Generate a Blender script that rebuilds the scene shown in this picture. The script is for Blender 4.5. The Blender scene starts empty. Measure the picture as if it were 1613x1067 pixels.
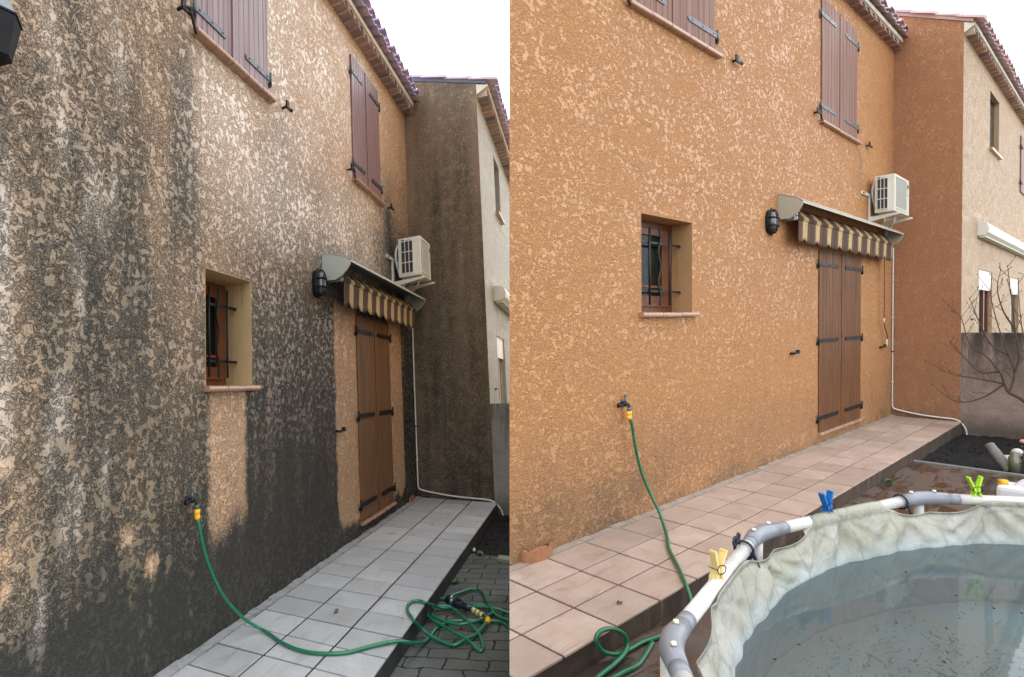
import bpy, bmesh, math, random
import numpy as np
from mathutils import Vector, Matrix
from math import radians, sin, cos, pi
random.seed(7); rng=np.random.default_rng(5)
C=bpy.context.scene.collection
sc=bpy.context.scene

# ------------------------------------------------------------------ camera
F_PX,PX,PY,W_PX=955.0,700.0,533.0,1613.0
RA=np.array([[.22145548,.97439847,-.03879557],[.07150420,-.05590161,-.99587256],[.97254543,-.21776739,.08205330]])
TA=np.array([-1.77641239,1.68395760,1.99546400]); SKA=-.3180302463
RB=np.array([[.75672976,.65359825,-.01301541],[-.02726958,.01166774,-.99956002],[.65315882,-.75675174,-.02665268]])
TB=np.array([-.32314237,1.38748473,2.99048554]); SKB=-.0106250938
SX,SO=1.442781,.713577
up=RA[:,2]+RB[:,2]; up/=np.linalg.norm(up)
fw=np.array([0,0,1.])-up*up[2]; fw/=np.linalg.norm(fw)
AX=np.stack([np.cross(fw,up),fw,up])          # photo axes -> world axes
CAM=np.array([0,0,1.45])
cam=bpy.data.objects.new('camera',bpy.data.cameras.new('camera')); C.objects.link(cam)
m=np.eye(4); m[:3,0]=AX@np.array([1,0,0.]); m[:3,1]=AX@np.array([0,-1,0.]); m[:3,2]=AX@np.array([0,0,-1.]); m[:3,3]=CAM
cam.matrix_world=Matrix(m.tolist()); cd=cam.data
cd.sensor_fit='HORIZONTAL'; cd.sensor_width=36; cd.lens=F_PX/W_PX*36
cd.shift_x=(W_PX/2-PX)/W_PX; cd.clip_end=500; cd.clip_start=.05
sc.camera=cam

# ------------------------------------------------------------------ light
SUN_AZ,SUN_EL=-38.0,48.0      # degrees clockwise from world +Y
w=bpy.data.worlds.new('World'); sc.world=w; w.use_nodes=True
nt=w.node_tree; N=nt.nodes; bg=N['Background']
sky=N.new('ShaderNodeTexSky'); sky.sky_type='NISHITA'; sky.sun_disc=False
sky.sun_elevation=radians(SUN_EL); sky.sun_rotation=radians(SUN_AZ); sky.dust_density=3.0; sky.air_density=1.0
mixc=N.new('ShaderNodeMix'); mixc.data_type='RGBA'; mixc.inputs[0].default_value=.62
tc=N.new('ShaderNodeTexCoord'); nz=N.new('ShaderNodeTexNoise'); nz.inputs['Scale'].default_value=2.2; nz.inputs['Detail'].default_value=5
rp=N.new('ShaderNodeValToRGB'); rp.color_ramp.elements[0].color=(12.5,13,13.8,1); rp.color_ramp.elements[1].color=(16,16,15.6,1)
rp.color_ramp.elements[0].position=.3; rp.color_ramp.elements[1].position=.65
nt.links.new(tc.outputs['Generated'],nz.inputs['Vector']); nt.links.new(nz.outputs['Fac'],rp.inputs['Fac'])
nt.links.new(sky.outputs[0],mixc.inputs[6]); nt.links.new(rp.outputs[0],mixc.inputs[7])
nt.links.new(mixc.outputs[2],bg.inputs['Color']); bg.inputs['Strength'].default_value=.135
sun=bpy.data.objects.new('sun',bpy.data.lights.new('sun','SUN')); C.objects.link(sun)
sun.data.energy=3.6; sun.data.angle=radians(.6); sun.data.color=(1,.94,.85)
az,el=radians(SUN_AZ),radians(SUN_EL)
sd=Vector((sin(az)*cos(el),cos(az)*cos(el),sin(el)))
sun.rotation_euler=sd.to_track_quat('Z','Y').to_euler()
sc.view_settings.view_transform='Standard'; sc.view_settings.look='None'; sc.view_settings.exposure=.95; sc.view_settings.gamma=1

# ------------------------------------------------------------------ frames
SEAM_N=np.array([1,0,-(802.6-PX)/F_PX]); SEAM_W=AX@SEAM_N; SEAM_W/=np.linalg.norm(SEAM_W)
class Frame:
    def __init__(s,R,t,sk,sx,so,side):
        M=np.eye(4); M[:3,:3]=AX@np.stack([R[:,0],-R[:,1],R[:,2]],1); M[:3,3]=AX@t+CAM
        s.M=Matrix(M.tolist()); s.Mi=s.M.inverted(); s.sk=sk; s.sx=sx; s.so=so; s.side=side
    def L(s,p): return Vector((s.sx*p[0]+s.so*p[1]*s.sk,-s.so*p[1],p[2]))
FA=Frame(RA,TA,SKA,1,1,-1)
FB=Frame(RB,TB,SKB,SX,SO,1)      # house units
FM=Frame(RB,TB,SKB,1,1,1)        # the same place in metres

def tag(o,label=None,cat=None,group=None,kind=None):
    if label:o['label']=label
    if cat:o['category']=cat
    if group:o['group']=group
    if kind:o['kind']=kind
    return o
def thing(fr,name,p,label,cat,group=None):
    o=bpy.data.objects.new(name,None); C.objects.link(o); o.empty_display_size=.1
    o.matrix_world=fr.M@Matrix.Translation(fr.L(p)); o['off']=0
    tag(o,label,cat,group); o['_p']=list(fr.L(p)); del o['off']
    return o

class MB:
    def __init__(s,fr): s.fr=fr; s.v=[]; s.f=[]; s.sm=[]; s.at={}
    def add(s,vs,fs,smooth=False):
        b=len(s.v); s.v+=[tuple(map(float,q)) for q in vs]; s.f+=[tuple(b+i for i in f) for f in fs]; s.sm+=[smooth]*len(fs); return s
    def box(s,x0,x1,o0,o1,z0,z1):
        return s.add([(x0,o0,z0),(x1,o0,z0),(x1,o1,z0),(x0,o1,z0),(x0,o0,z1),(x1,o0,z1),(x1,o1,z1),(x0,o1,z1)],
          [(0,1,2,3),(4,5,6,7),(0,1,5,4),(1,2,6,5),(2,3,7,6),(3,0,4,7)])
    def prism(s,pr,a0,a1,ax=0,smooth=False):
        """profile extruded along ax; pr gives the other two coordinates in order"""
        def P(a,q): q=list(q); q.insert(ax,a); return q
        n=len(pr); vs=[P(a0,q) for q in pr]+[P(a1,q) for q in pr]
        fs=[tuple(range(n)),tuple(range(n,2*n))]; s.add(vs,fs,False); b=len(s.v)-2*n
        for i in range(n): s.f.append((b+i,b+(i+1)%n,b+n+(i+1)%n,b+n+i)); s.sm.append(smooth)
        return s
    def ribbon(s,prof,a0,a1,ax,th,smooth=True):
        """thin sheet following an open profile"""
        a=np.array(prof,float); d=np.gradient(a,axis=0); nn=np.stack([-d[:,1],d[:,0]],1); nn/=np.linalg.norm(nn,axis=1)[:,None]+1e-9
        pr=[tuple(q) for q in a]+[tuple(q) for q in (a+nn*th)[::-1]]
        return s.prism(pr,a0,a1,ax,smooth)
    def tube(s,pts,r,n=10,smooth=True,cap=True):
        P=np.array(pts,float); m=len(P); R=np.broadcast_to(np.asarray(r,float),(m,))
        T=np.gradient(P,axis=0); T/=np.linalg.norm(T,axis=1)[:,None]+1e-12
        a=np.array([0,0,1.]) if abs(T[0,2])<.9 else np.array([1.,0,0]); vs=[]
        u=a-T[0]*(a@T[0]); u/=np.linalg.norm(u)
        for i in range(m):
            u=u-T[i]*(u@T[i]); u/=np.linalg.norm(u)+1e-12; v=np.cross(T[i],u)
            for k in range(n):
                t=2*pi*k/n; vs.append(P[i]+R[i]*(u*cos(t)+v*sin(t)))
        fs=[(i*n+k,i*n+(k+1)%n,(i+1)*n+(k+1)%n,(i+1)*n+k) for i in range(m-1) for k in range(n)]
        if cap: fs+=[tuple(range(n)),tuple((m-1)*n+k for k in range(n))]
        return s.add(vs,fs,smooth)
    def ball(s,c,r,n=10,rz=None):
        rx,ry,rz=(r,r,rz or r) if np.isscalar(r) else r
        vs=[];fs=[]
        for i in range(n+1):
            ph=pi*i/n
            for k in range(n*2): t=pi*k/n; vs.append((c[0]+rx*sin(ph)*cos(t),c[1]+ry*sin(ph)*sin(t),c[2]-rz*cos(ph)))
        q=2*n
        for i in range(n):
            for k in range(q): fs.append((i*q+k,i*q+(k+1)%q,(i+1)*q+(k+1)%q,(i+1)*q+k))
        return s.add(vs,fs,True)
    def build(s,name,mat,root=None,org=None,clip=False,bev=0,weld=True,attr=None,solid=True):
        fr=s.fr; pts=[fr.L(p) for p in s.v]
        if root is not None: o0=Vector(root['_p'])
        else: o0=fr.L(org) if org is not None else Vector((0,0,0))
        me=bpy.data.meshes.new(name); me.from_pydata([tuple(p-o0) for p in pts],[],s.f)
        me.polygons.foreach_set('use_smooth',s.sm)
        if attr is not None:
            at=me.attributes.new('dirt','FLOAT_COLOR','POINT'); at.data.foreach_set('color',np.asarray(attr,np.float32).ravel())
        if weld or clip or bev:
            bm=bmesh.new(); bm.from_mesh(me)
            if weld: bmesh.ops.remove_doubles(bm,verts=bm.verts,dist=1e-5)
            if solid: bmesh.ops.recalc_face_normals(bm,faces=bm.faces)
            if bev:
                es=[e for e in bm.edges if len(e.link_faces)==2 and e.calc_face_angle(0)>.6]
                bmesh.ops.bevel(bm,geom=es,offset=bev,segments=2,profile=.6,affect='EDGES',clamp_overlap=True)
            if clip:
                Ml=fr.M@Matrix.Translation(o0); R3=Ml.to_3x3()
                n=(R3.transposed()@Vector(SEAM_W)).normalized(); co=Ml.inverted()@Vector(CAM)
                g=bm.verts[:]+bm.edges[:]+bm.faces[:]
                r=bmesh.ops.bisect_plane(bm,geom=g,dist=1e-6,plane_co=co,plane_no=n,clear_outer=fr.side<0,clear_inner=fr.side>0)
                if clip!='open':
                    es=[e for e in r['geom_cut'] if isinstance(e,bmesh.types.BMEdge)]
                    try: bmesh.ops.holes_fill(bm,edges=es,sides=0)
                    except Exception: pass
            bm.to_mesh(me); bm.free()
        me.validate()
        if mat: me.materials.append(mat)
        ob=bpy.data.objects.new(name,me); C.objects.link(ob)
        if root is not None: ob.parent=root if root.type=='EMPTY' or '_p' not in root else root; ob['_p']=list(o0)
        else: ob.matrix_world=fr.M@Matrix.Translation(o0); ob['_p']=list(o0)
        return ob

def curve(pts,n=12):
    """smooth Catmull-Rom through pts"""
    P=[np.array(p,float) for p in pts]; P=[2*P[0]-P[1]]+P+[2*P[-1]-P[-2]]; out=[]
    for i in range(1,len(P)-2):
        for k in range(n):
            t=k/n; a,b,c,d=P[i-1:i+3]
            out.append(.5*(2*b+(c-a)*t+(2*a-5*b+4*c-d)*t*t+(3*b-a-3*c+d)*t**3))
    out.append(P[-2]); return out

# ------------------------------------------------------------------ materials
class NT:
    def __init__(s,name):
        s.m=bpy.data.materials.new(name); s.m.use_nodes=True; s.t=s.m.node_tree; s.b=s.t.nodes['Principled BSDF']; s.out=s.t.nodes['Material Output']
        s.tc=s.t.nodes.new('ShaderNodeTexCoord')
    def n(s,ty,**k):
        x=s.t.nodes.new(ty)
        for a,b in k.items(): setattr(x,a,b)
        return x
    def put(s,i,v):
        if hasattr(v,'is_output') or isinstance(v,bpy.types.NodeSocket): s.t.links.new(v,i)
        elif v is not None: i.default_value=v if not isinstance(v,tuple) or len(v)!=3 or i.type!='RGBA' else (*v,1)
    def map(s,scale,loc=(0,0,0),rot=(0,0,0),src=None):
        x=s.n('ShaderNodeMapping'); s.put(x.inputs[0],src or s.tc.outputs['Object']); x.inputs['Scale'].default_value=scale; x.inputs['Location'].default_value=loc; x.inputs['Rotation'].default_value=rot; return x.outputs[0]
    def noise(s,vec,scale,detail=3,rough=.5,dist=0,col=False):
        x=s.n('ShaderNodeTexNoise'); s.put(x.inputs['Vector'],vec); x.inputs['Scale'].default_value=scale; x.inputs['Detail'].default_value=detail; x.inputs['Roughness'].default_value=rough; x.inputs['Distortion'].default_value=dist
        return x.outputs['Color' if col else 'Fac']
    def vor(s,vec,scale,feat='DISTANCE_TO_EDGE',rand=1,out=None):
        x=s.n('ShaderNodeTexVoronoi',feature=feat); s.put(x.inputs['Vector'],vec); x.inputs['Scale'].default_value=scale; x.inputs['Randomness'].default_value=rand
        return x.outputs[out or 'Distance']
    def ma(s,op,a,b=0,c=None,clamp=False):
        x=s.n('ShaderNodeMath',operation=op); x.use_clamp=clamp; s.put(x.inputs[0],a); s.put(x.inputs[1],b)
        if c is not None: s.put(x.inputs[2],c)
        return x.outputs[0]
    def mr(s,v,a,b,c=0,d=1,st=False):
        x=s.n('ShaderNodeMapRange'); x.clamp=True
        if st: x.interpolation_type='SMOOTHSTEP'
        s.put(x.inputs[0],v)
        for i,q in enumerate((a,b,c,d)): s.put(x.inputs[1+i],q)
        return x.outputs[0]
    def mix(s,f,a,b,bl='MIX'):
        x=s.n('ShaderNodeMix',data_type='RGBA',blend_type=bl); s.put(x.inputs[0],f); s.put(x.inputs[6],a); s.put(x.inputs[7],b); return x.outputs[2]
    def fin(s,col=None,rough=None,h=None,dist=.01,strength=1,spec=None,metal=None):
        if col is not None: s.put(s.b.inputs['Base Color'],col)
        if rough is not None: s.put(s.b.inputs['Roughness'],rough)
        if spec is not None: s.put(s.b.inputs['Specular IOR Level'],spec)
        if metal is not None: s.put(s.b.inputs['Metallic'],metal)
        if h is not None:
            b=s.n('ShaderNodeBump'); b.inputs['Strength'].default_value=strength; b.inputs['Distance'].default_value=dist; s.put(b.inputs['Height'],h); s.t.links.new(b.outputs[0],s.b.inputs['Normal'])
        return s.m
    def sep(s,v):
        x=s.n('ShaderNodeSeparateXYZ'); s.put(x.inputs[0],v); return x.outputs
    def dirt(s):
        x=s.n('ShaderNodeAttribute'); x.attribute_name='dirt'; y=s.n('ShaderNodeSeparateColor'); s.put(y.inputs[0],x.outputs['Color']); return y.outputs

def simple(name,col,rough=.5,spec=.5,metal=0,var=.12,nscale=14,bump=0,bscale=60,grime=None,gamt=.5):
    t=NT(name); v=t.map((1,1,1)); n=t.noise(v,nscale,4,.6)
    c=t.mix(n,tuple(x*(1-var) for x in col),tuple(min(1,x*(1+var)) for x in col))
    if grime is not None:
        g=t.mr(t.noise(v,nscale*.5,6,.7,.5),.5,.72,0,gamt); c=t.mix(g,c,grime)
    r=t.mr(n,.3,.7,max(0,rough-.08),min(1,rough+.08))
    return t.fin(c,r,t.noise(v,bscale,3) if bump else None,bump or .001,1,spec,metal)

def stucco(name,plat,crev,fr,fine=1.0,stain=False,spec=.35,soot=(.012,.011,.0075),axis='xz',amt=1.0,lnk=.55,stkk=1.5):
    t=NT(name); v=t.map((1/fr.sx,1/fr.so,1))
    wrp=t.noise(v,9*fine,3,.6,0,True)
    wv=t.n('ShaderNodeVectorMath',operation='SCALE'); sub=t.n('ShaderNodeVectorMath',operation='SUBTRACT'); t.put(sub.inputs[0],wrp); sub.inputs[1].default_value=(.5,.5,.5)
    t.put(wv.inputs[0],sub.outputs[0]); wv.inputs['Scale'].default_value=.13/fine
    ad=t.n('ShaderNodeVectorMath',operation='ADD'); t.put(ad.inputs[0],v); t.put(ad.inputs[1],wv.outputs[0]); u=ad.outputs[0]
    # flattened plateaus between torn, gritty hollows
    big=t.noise(u,20*fine,4,.66,.5); lay=t.noise(v,2.3*fine,3,.5)
    thr=t.mr(lay,.3,.7,.57,.47)
    e1=t.vor(u,34*fine); e2=t.vor(u,70*fine)
    plate=t.mr(t.ma('SUBTRACT',big,thr),-.02,.03,0,1,True)
    l1=t.mr(e1,.01,.11,0,1,True); l2=t.mr(e2,.02,.26,0,1,True)
    rim=t.mr(t.ma('ABSOLUTE',t.ma('SUBTRACT',big,thr)),.0,.028,0,1,True)
    hol=t.ma('MULTIPLY',l1,t.ma('ADD',t.ma('MULTIPLY',l2,.55),.45))
    h=t.ma('MAXIMUM',plate,t.ma('MULTIPLY',hol,.78)); h=t.ma('MULTIPLY',h,t.ma('ADD',t.ma('MULTIPLY',rim,.6),.4))
    grit=t.noise(v,170*fine,2,.7)
    h2=t.ma('ADD',h,t.ma('MULTIPLY',grit,t.ma('SUBTRACT',.42,t.ma('MULTIPLY',plate,.3))))
    tone=t.noise(v,1.1,4,.6); col=t.mix(h,crev,plat); ln=t.ma('MINIMUM',rim,t.mr(hol,.2,.5)); col=t.mix(ln,t.mix(.0,tuple(q*lnk for q in crev),crev),col)  # shadow in the crevices painted in as darker lines
    col=t.mix(t.mr(tone,.35,.65),col,t.mix(.4,col,tuple(x*.82 for x in plat)))
    if stain:
        d=t.dirt(); s=d[0]; p=d[1]; cl=d[2]
        vs=t.map((7/fr.sx,7,.55)); stk=t.noise(vs,1.2,5,.6)
        s=t.ma('ADD',s,t.ma('MULTIPLY',t.ma('SUBTRACT',stk,.5),t.ma('MULTIPLY',s,stkk)))
        s=t.ma('ADD',s,t.ma('MULTIPLY',t.ma('SUBTRACT',t.noise(v,6,4,.7),.5),t.ma('MULTIPLY',s,.35)),None,True)
        film=t.mix(.72,(.20,.175,.125),col)
        gr=t.mix(t.mr(tone,.3,.7),(.200,.150,.097),(.160,.140,.095))
        col=t.mix(t.mr(s,.1,.75,0,.86),col,gr)
        k=t.ma('SUBTRACT',t.ma('MULTIPLY',s,1.55*amt),t.ma('MULTIPLY',h,t.mr(s,.78,1.0,.97,.25)),None,True)
        col=t.mix(k,col,t.mix(h,soot,tuple(q*3.6 for q in soot)))
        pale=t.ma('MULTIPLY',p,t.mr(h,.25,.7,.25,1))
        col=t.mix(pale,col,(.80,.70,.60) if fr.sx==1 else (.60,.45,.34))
    r=t.mr(plate,0,1,.85,.40)
    return t.fin(col,r,h2,.006,.85,spec)

M={}
# each half keeps its weathering
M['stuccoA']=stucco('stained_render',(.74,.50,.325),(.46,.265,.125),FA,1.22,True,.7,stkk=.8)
M['stuccoB']=stucco('orange_render',(.61,.308,.132),(.50,.232,.090),FB,1.5,True,.42,(.13,.062,.024),amt=.9,lnk=.78)
M['gableA']=stucco('sooty_gable_render',(.40,.30,.215),(.20,.135,.09),FA,3.2,True,.3,(.024,.023,.017),stkk=.5)
M['gableB']=stucco('fresh_gable_render',(.60,.30,.155),(.46,.205,.10),FB,3.2,True,.3)
M['neighA']=stucco('pale_neighbour_render',(.66,.67,.60),(.54,.54,.48),FA,3.0,False,.3)
M['neighB']=stucco('cream_neighbour_render',(.74,.53,.355),(.60,.41,.25),FB,3.0,False,.3)
for k,c in (('A',(.52,.37,.19)),('B',(.42,.24,.11))):
    t=NT('reveal_render'); v=t.map((1,1,1)); n=t.noise(v,7,5,.6); st=t.noise(t.map((14,14,1.5)),1.5,4,.6)
    col=t.mix(n,tuple(x*.85 for x in c),tuple(x*1.1 for x in c)); col=t.mix(t.mr(st,.52,.7,0,.45),col,tuple(x*.45 for x in c))
    M['reveal'+k]=t.fin(col,.8,t.noise(v,90,3),.0012)

def wood(name,col,gloss,dark=.45,spec=.5):
    t=NT(name); v=t.map((90,90,3.2)); n=t.noise(v,1,5,.65,.4); n2=t.noise(t.map((1,1,1)),2.5,3)
    c=t.mix(t.mr(n,.32,.7),tuple(x*dark for x in col),col); c=t.mix(t.mr(n2,.35,.65,0,.35),c,tuple(x*.72 for x in col))
    g=t.noise(t.map((22,22,.7)),1.4,5,.7); c=t.mix(t.mr(g,.5,.72,0,.55),c,tuple(x*.38 for x in col))
    return t.fin(c,t.mr(g,.4,.7,gloss,min(1,gloss+.25)),n,.0008,.6,spec)
M['shutUpA']=wood('upper_shutter_paint',(.23,.14,.145),.30,.85,.7); M['shutUpB']=wood('upper_shutter_paint',(.225,.100,.068),.42,.85,.35)
M['shutDnA']=wood('door_shutter_wood',(.235,.118,.048),.55,.3); M['shutDnB']=wood('door_shutter_wood',(.235,.085,.020),.6,.10)
M['winwood']=wood('window_frame_wood',(.19,.062,.024),.35,.6)
M['iron']=simple('black_iron',(.010,.011,.013),.5,.3,.0,.3,20,.0006,90)
M['ironblue']=simple('black_strap_paint',(.030,.042,.062),.32,.8,0,.25,20,.0006,90)
M['glass']=simple('dark_window_glass',(.006,.010,.008),.12,.12)
M['sill']=simple('terracotta_sill',(.42,.25,.17),.3,.7,0,.2,12,.0006,70,(.18,.12,.09),.5)
M['awnA']=simple('awning_metal',(.44,.47,.42),.42,.5,0,.06,6); M['awnB']=simple('awning_metal',(.40,.38,.31),.42,.5,0,.06,6)
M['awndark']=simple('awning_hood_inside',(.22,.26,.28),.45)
M['ac']=simple('ac_casing',(.68,.68,.61),.45,.5,0,.05,5,0,60,(.50,.48,.42),.4)
M['acdark']=simple('ac_coil',(.035,.037,.045),.6); M['acfront']=simple('ac_front_grille',(.085,.10,.085),.5)
M['acpipe']=simple('pipe_insulation',(.55,.55,.55),.6)
M['white']=simple('white_plastic',(.66,.66,.61),.4,.5,0,.06,8,0,60,(.45,.43,.36),.35)
M['rubber']=simple('lamp_body',(.007,.008,.010),.6,.25)
M['lampglass']=simple('lamp_glass',(.05,.06,.065),.06,.9)
M['hose']=simple('green_hose',(.006,.16,.075),.32,.7,0,.25,9); M['hoseB']=simple('green_hose',(.006,.13,.05),.34,.7,0,.25,9)
M['yellow']=simple('yellow_coupling',(.85,.42,.015),.35); M['orangep']=simple('orange_coupling',(.80,.27,.01),.35)
M['teal']=simple('verdigris_brass',(.07,.13,.12),.5,.6,.3); M['gunblue']=simple('navy_nozzle',(.008,.012,.03),.3,.8); M['paley']=simple('pale_coupling',(.62,.60,.20),.4)
def tiles_roof(name,a,b,blotch):
    t=NT(name); v=t.map((1,1,1)); at=t.dirt()
    c=t.mix(at[0],a,b); c=t.mix(t.mr(t.noise(v,8,6,.7),.5,.75,0,.75),c,blotch)
    return t.fin(c,.75,t.noise(v,70,3),.002)
M['roofA']=tiles_roof('canal_tiles',(.44,.40,.56),(.58,.46,.54),(.30,.30,.45)); M['roofB']=tiles_roof('canal_tiles',(.46,.35,.39),(.62,.44,.42),(.34,.29,.34))  # purplish haze is mixed into the tile colours
M['genA']=tiles_roof('cornice_tiles',(.20,.17,.18),(.52,.36,.30),(.09,.11,.16)); M['genB']=tiles_roof('cornice_tiles',(.24,.16,.14),(.52,.32,.24),(.12,.12,.15))
M['mortar']=simple('eave_mortar',(.62,.58,.50),.85,.3,0,.12,20,.002,60,(.3,.28,.26),.5)

M['vergeA']=simple('dark_verge',(.10,.11,.15),.8); M['vergeB']=simple('pink_verge',(.42,.28,.25),.8)
def tilemat(name,a,b,grime,gamt):
    t=NT(name); v=t.map((1,1,1)); d=t.dirt(); n=t.noise(v,5,6,.62); f=t.noise(v,42,5,.75)
    c=t.mix(t.mr(n,.3,.7),a,b); c=t.mix(t.ma('MULTIPLY',d[0],.55),c,tuple(x*.66 for x in a))
    c=t.mix(t.mr(f,.54,.78,0,.5),c,grime)
    sp=t.vor(v,16,'F1'); c=t.mix(t.mr(sp,.0,.09,gamt,0),c,grime)
    st=t.noise(t.map((1.2,7,1)),2.2,5,.65,.6); c=t.mix(t.mr(st,.56,.74,0,.6),c,grime)
    c=t.mix(t.ma('MULTIPLY',d[1],.8),c,grime)
    return t.fin(c,t.mr(n,.3,.7,.38,.62),f,.0012,1,.45)
M['tileA']=tilemat('grey_path_tiles',(.40,.415,.425),(.51,.525,.535),(.19,.185,.175),.9)
M['tileB']=tilemat('pink_path_tiles',(.41,.31,.25),(.53,.41,.345),(.21,.145,.11),.95)
M['groutA']=simple('dark_joint',(.03,.028,.033),.9,.2,0,.3,20,.002); M['groutB']=simple('reddish_joint',(.12,.055,.045),.9,.2,0,.3,20,.002)
M['bandA']=simple('mortar_edge',(.30,.31,.315),.9,.2,0,.2,20,.003,60,(.08,.08,.075),.8); M['bandB']=simple('mortar_edge',(.33,.27,.22),.9,.2,0,.2,20,.003,60,(.13,.10,.08),.7)
def riser(name,a,b,c3):
    t=NT(name); v=t.map((1,1,1)); c=t.mix(t.mr(t.noise(v,6,6,.7),.35,.65),a,b); st=t.noise(t.map((12,12,1)),1,4,.6)
    c=t.mix(t.mr(st,.55,.7,0,.6),c,c3); return t.fin(c,.8,t.noise(v,50,4,.7),.003)
M['riserA']=riser('damp_kerb_face',(.012,.014,.014),(.04,.045,.038),(.09,.09,.08)); M['riserB']=riser('damp_kerb_face',(.030,.018,.011),(.075,.045,.028),(.14,.10,.08))

# wavy interlocking pavers
t=NT('mossy_pavers'); v=t.map((1,1,1),rot=(0,0,radians(88))); 
wv=t.n('ShaderNodeTexWave'); t.put(wv.inputs[0],v); wv.inputs['Scale'].default_value=3.2; wv.inputs['Distortion'].default_value=1.5
ws=t.noise(v,9,2,.5,0,True); a=t.n('ShaderNodeVectorMath',operation='MULTIPLY_ADD'); t.put(a.inputs[0],ws); a.inputs[1].default_value=(.06,.06,0); t.put(a.inputs[2],v)
br=t.n('ShaderNodeTexBrick'); t.put(br.inputs['Vector'],a.outputs[0]); br.inputs['Scale'].default_value=1; br.inputs['Brick Width'].default_value=.25; br.inputs['Row Height'].default_value=.135
br.inputs['Mortar Size'].default_value=.0065; br.inputs['Mortar Smooth'].default_value=.6; br.inputs['Color1'].default_value=(.25,.25,.25,1); br.inputs['Color2'].default_value=(.8,.8,.8,1)
n=t.noise(v,5,6,.7); n2=t.noise(v,30,5,.7); n3=t.noise(v,1.1,3,.5)
c=t.mix(n,(.045,.052,.048),(.15,.155,.14)); c=t.mix(t.ma('MULTIPLY',br.outputs['Color'],.35),c,(.15,.155,.14)); c=t.mix(t.mr(n2,.5,.75,0,.5),c,(.03,.04,.03))
c=t.mix(t.mr(n3,.42,.6,0,.65),c,(.022,.028,.026)); c=t.mix(br.outputs['Fac'],c,(.008,.011,.009))
hh=t.ma('SUBTRACT',t.ma('MULTIPLY',n2,.4),br.outputs['Fac'])
M['pavers']=t.fin(c,t.mr(n,.3,.7,.4,.8),hh,.012,1,.5)
# wet terracotta yard
t=NT('wet_yard'); v=t.map((1,1,1)); wet=t.mr(t.noise(t.map((.8,2.2,1)),2.3,5,.6,.8),.44,.56,0,1,True); n=t.noise(v,9,6,.7)
c=t.mix(n,(.045,.028,.018),(.13,.075,.05)); c=t.mix(t.mr(t.noise(v,3,4,.6),.5,.7),c,(.11,.10,.085)); c=t.mix(wet,c,t.mix(.6,c,(.03,.02,.014)))
M['yard']=t.fin(c,t.mr(wet,0,1,.75,.07),t.ma('MULTIPLY',t.noise(v,45,4,.7),t.ma('SUBTRACT',1,wet)),.006,1,.6)
t=NT('dark_soil'); v=t.map((1,1,1)); n=t.noise(v,30,6,.75); c=t.mix(n,(.005,.005,.006),(.028,.026,.026)); sp=t.vor(v,38,'F1'); c=t.mix(t.mr(sp,.03,.1,.5,0),c,(.11,.10,.09))
M['soil']=t.fin(c,.9,n,.02,1,.2)
M['earth']=simple('earth',(.16,.14,.11),.9,.2,0,.3,2)
t=NT('weathered_boundary_wall'); v=t.map((1,1,1)); n=t.noise(v,3,6,.65); st=t.noise(t.map((5,5,.6)),1.3,5,.65)
M['bwall_base']=None
def bwall(name,a,b,d):
    t=NT(name); v=t.map((1,1,1)); n=t.noise(v,4,8,.75,.8); st=t.noise(t.map((5,5,.6)),1.3,5,.65); z=t.sep(t.tc.outputs['Object'])[2]
    c=t.mix(t.mr(n,.3,.7),a,b); top=t.mr(z,.35,1.2,0,1); k=t.ma('MULTIPLY',top,t.mr(st,.36,.56)); low=t.ma('MULTIPLY',t.mr(z,-.1,.15,1,0),.7)
    c=t.mix(t.ma('MAXIMUM',k,low),c,d); return t.fin(c,.85,t.noise(v,28,5,.7),.012)
M['bwallA']=bwall('weathered_wall_render',(.24,.23,.22),(.36,.33,.30),(.045,.05,.04)); M['bwallB']=bwall('weathered_wall_render',(.20,.155,.13),(.38,.29,.24),(.040,.034,.027))

# awning cloth with stripes across its width
def cloth(name,base,yel,fr):
    t=NT(name); x=t.ma('DIVIDE',t.sep(t.tc.outputs['Object'])[0],fr.sx); ph=t.ma('FRACT',t.ma('DIVIDE',t.ma('SUBTRACT',x,.12),.2545))
    c1=t.ma('ABSOLUTE',t.ma('SUBTRACT',ph,.5)); yel_m=t.mr(c1,.17,.20,1,0); thin=t.mr(t.ma('ABSOLUTE',t.ma('SUBTRACT',c1,.30)),.02,.04,1,0)
    c=t.mix(yel_m,base,yel); c=t.mix(t.ma('MULTIPLY',thin,.55),c,tuple(q*2.1 for q in base)); c=t.mix(t.mr(t.noise(t.map((1,1,1)),6,5,.7),.45,.75,0,.4),c,(.07,.05,.03))
    return t.fin(c,.9,t.noise(t.map((1,1,1)),300,2),.0006,1,.2)
M['clothA']=cloth('striped_awning_cloth',(.085,.062,.055),(.50,.40,.21),FA); M['clothB']=cloth('striped_awning_cloth',(.095,.058,.045),(.52,.38,.19),FB)

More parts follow.
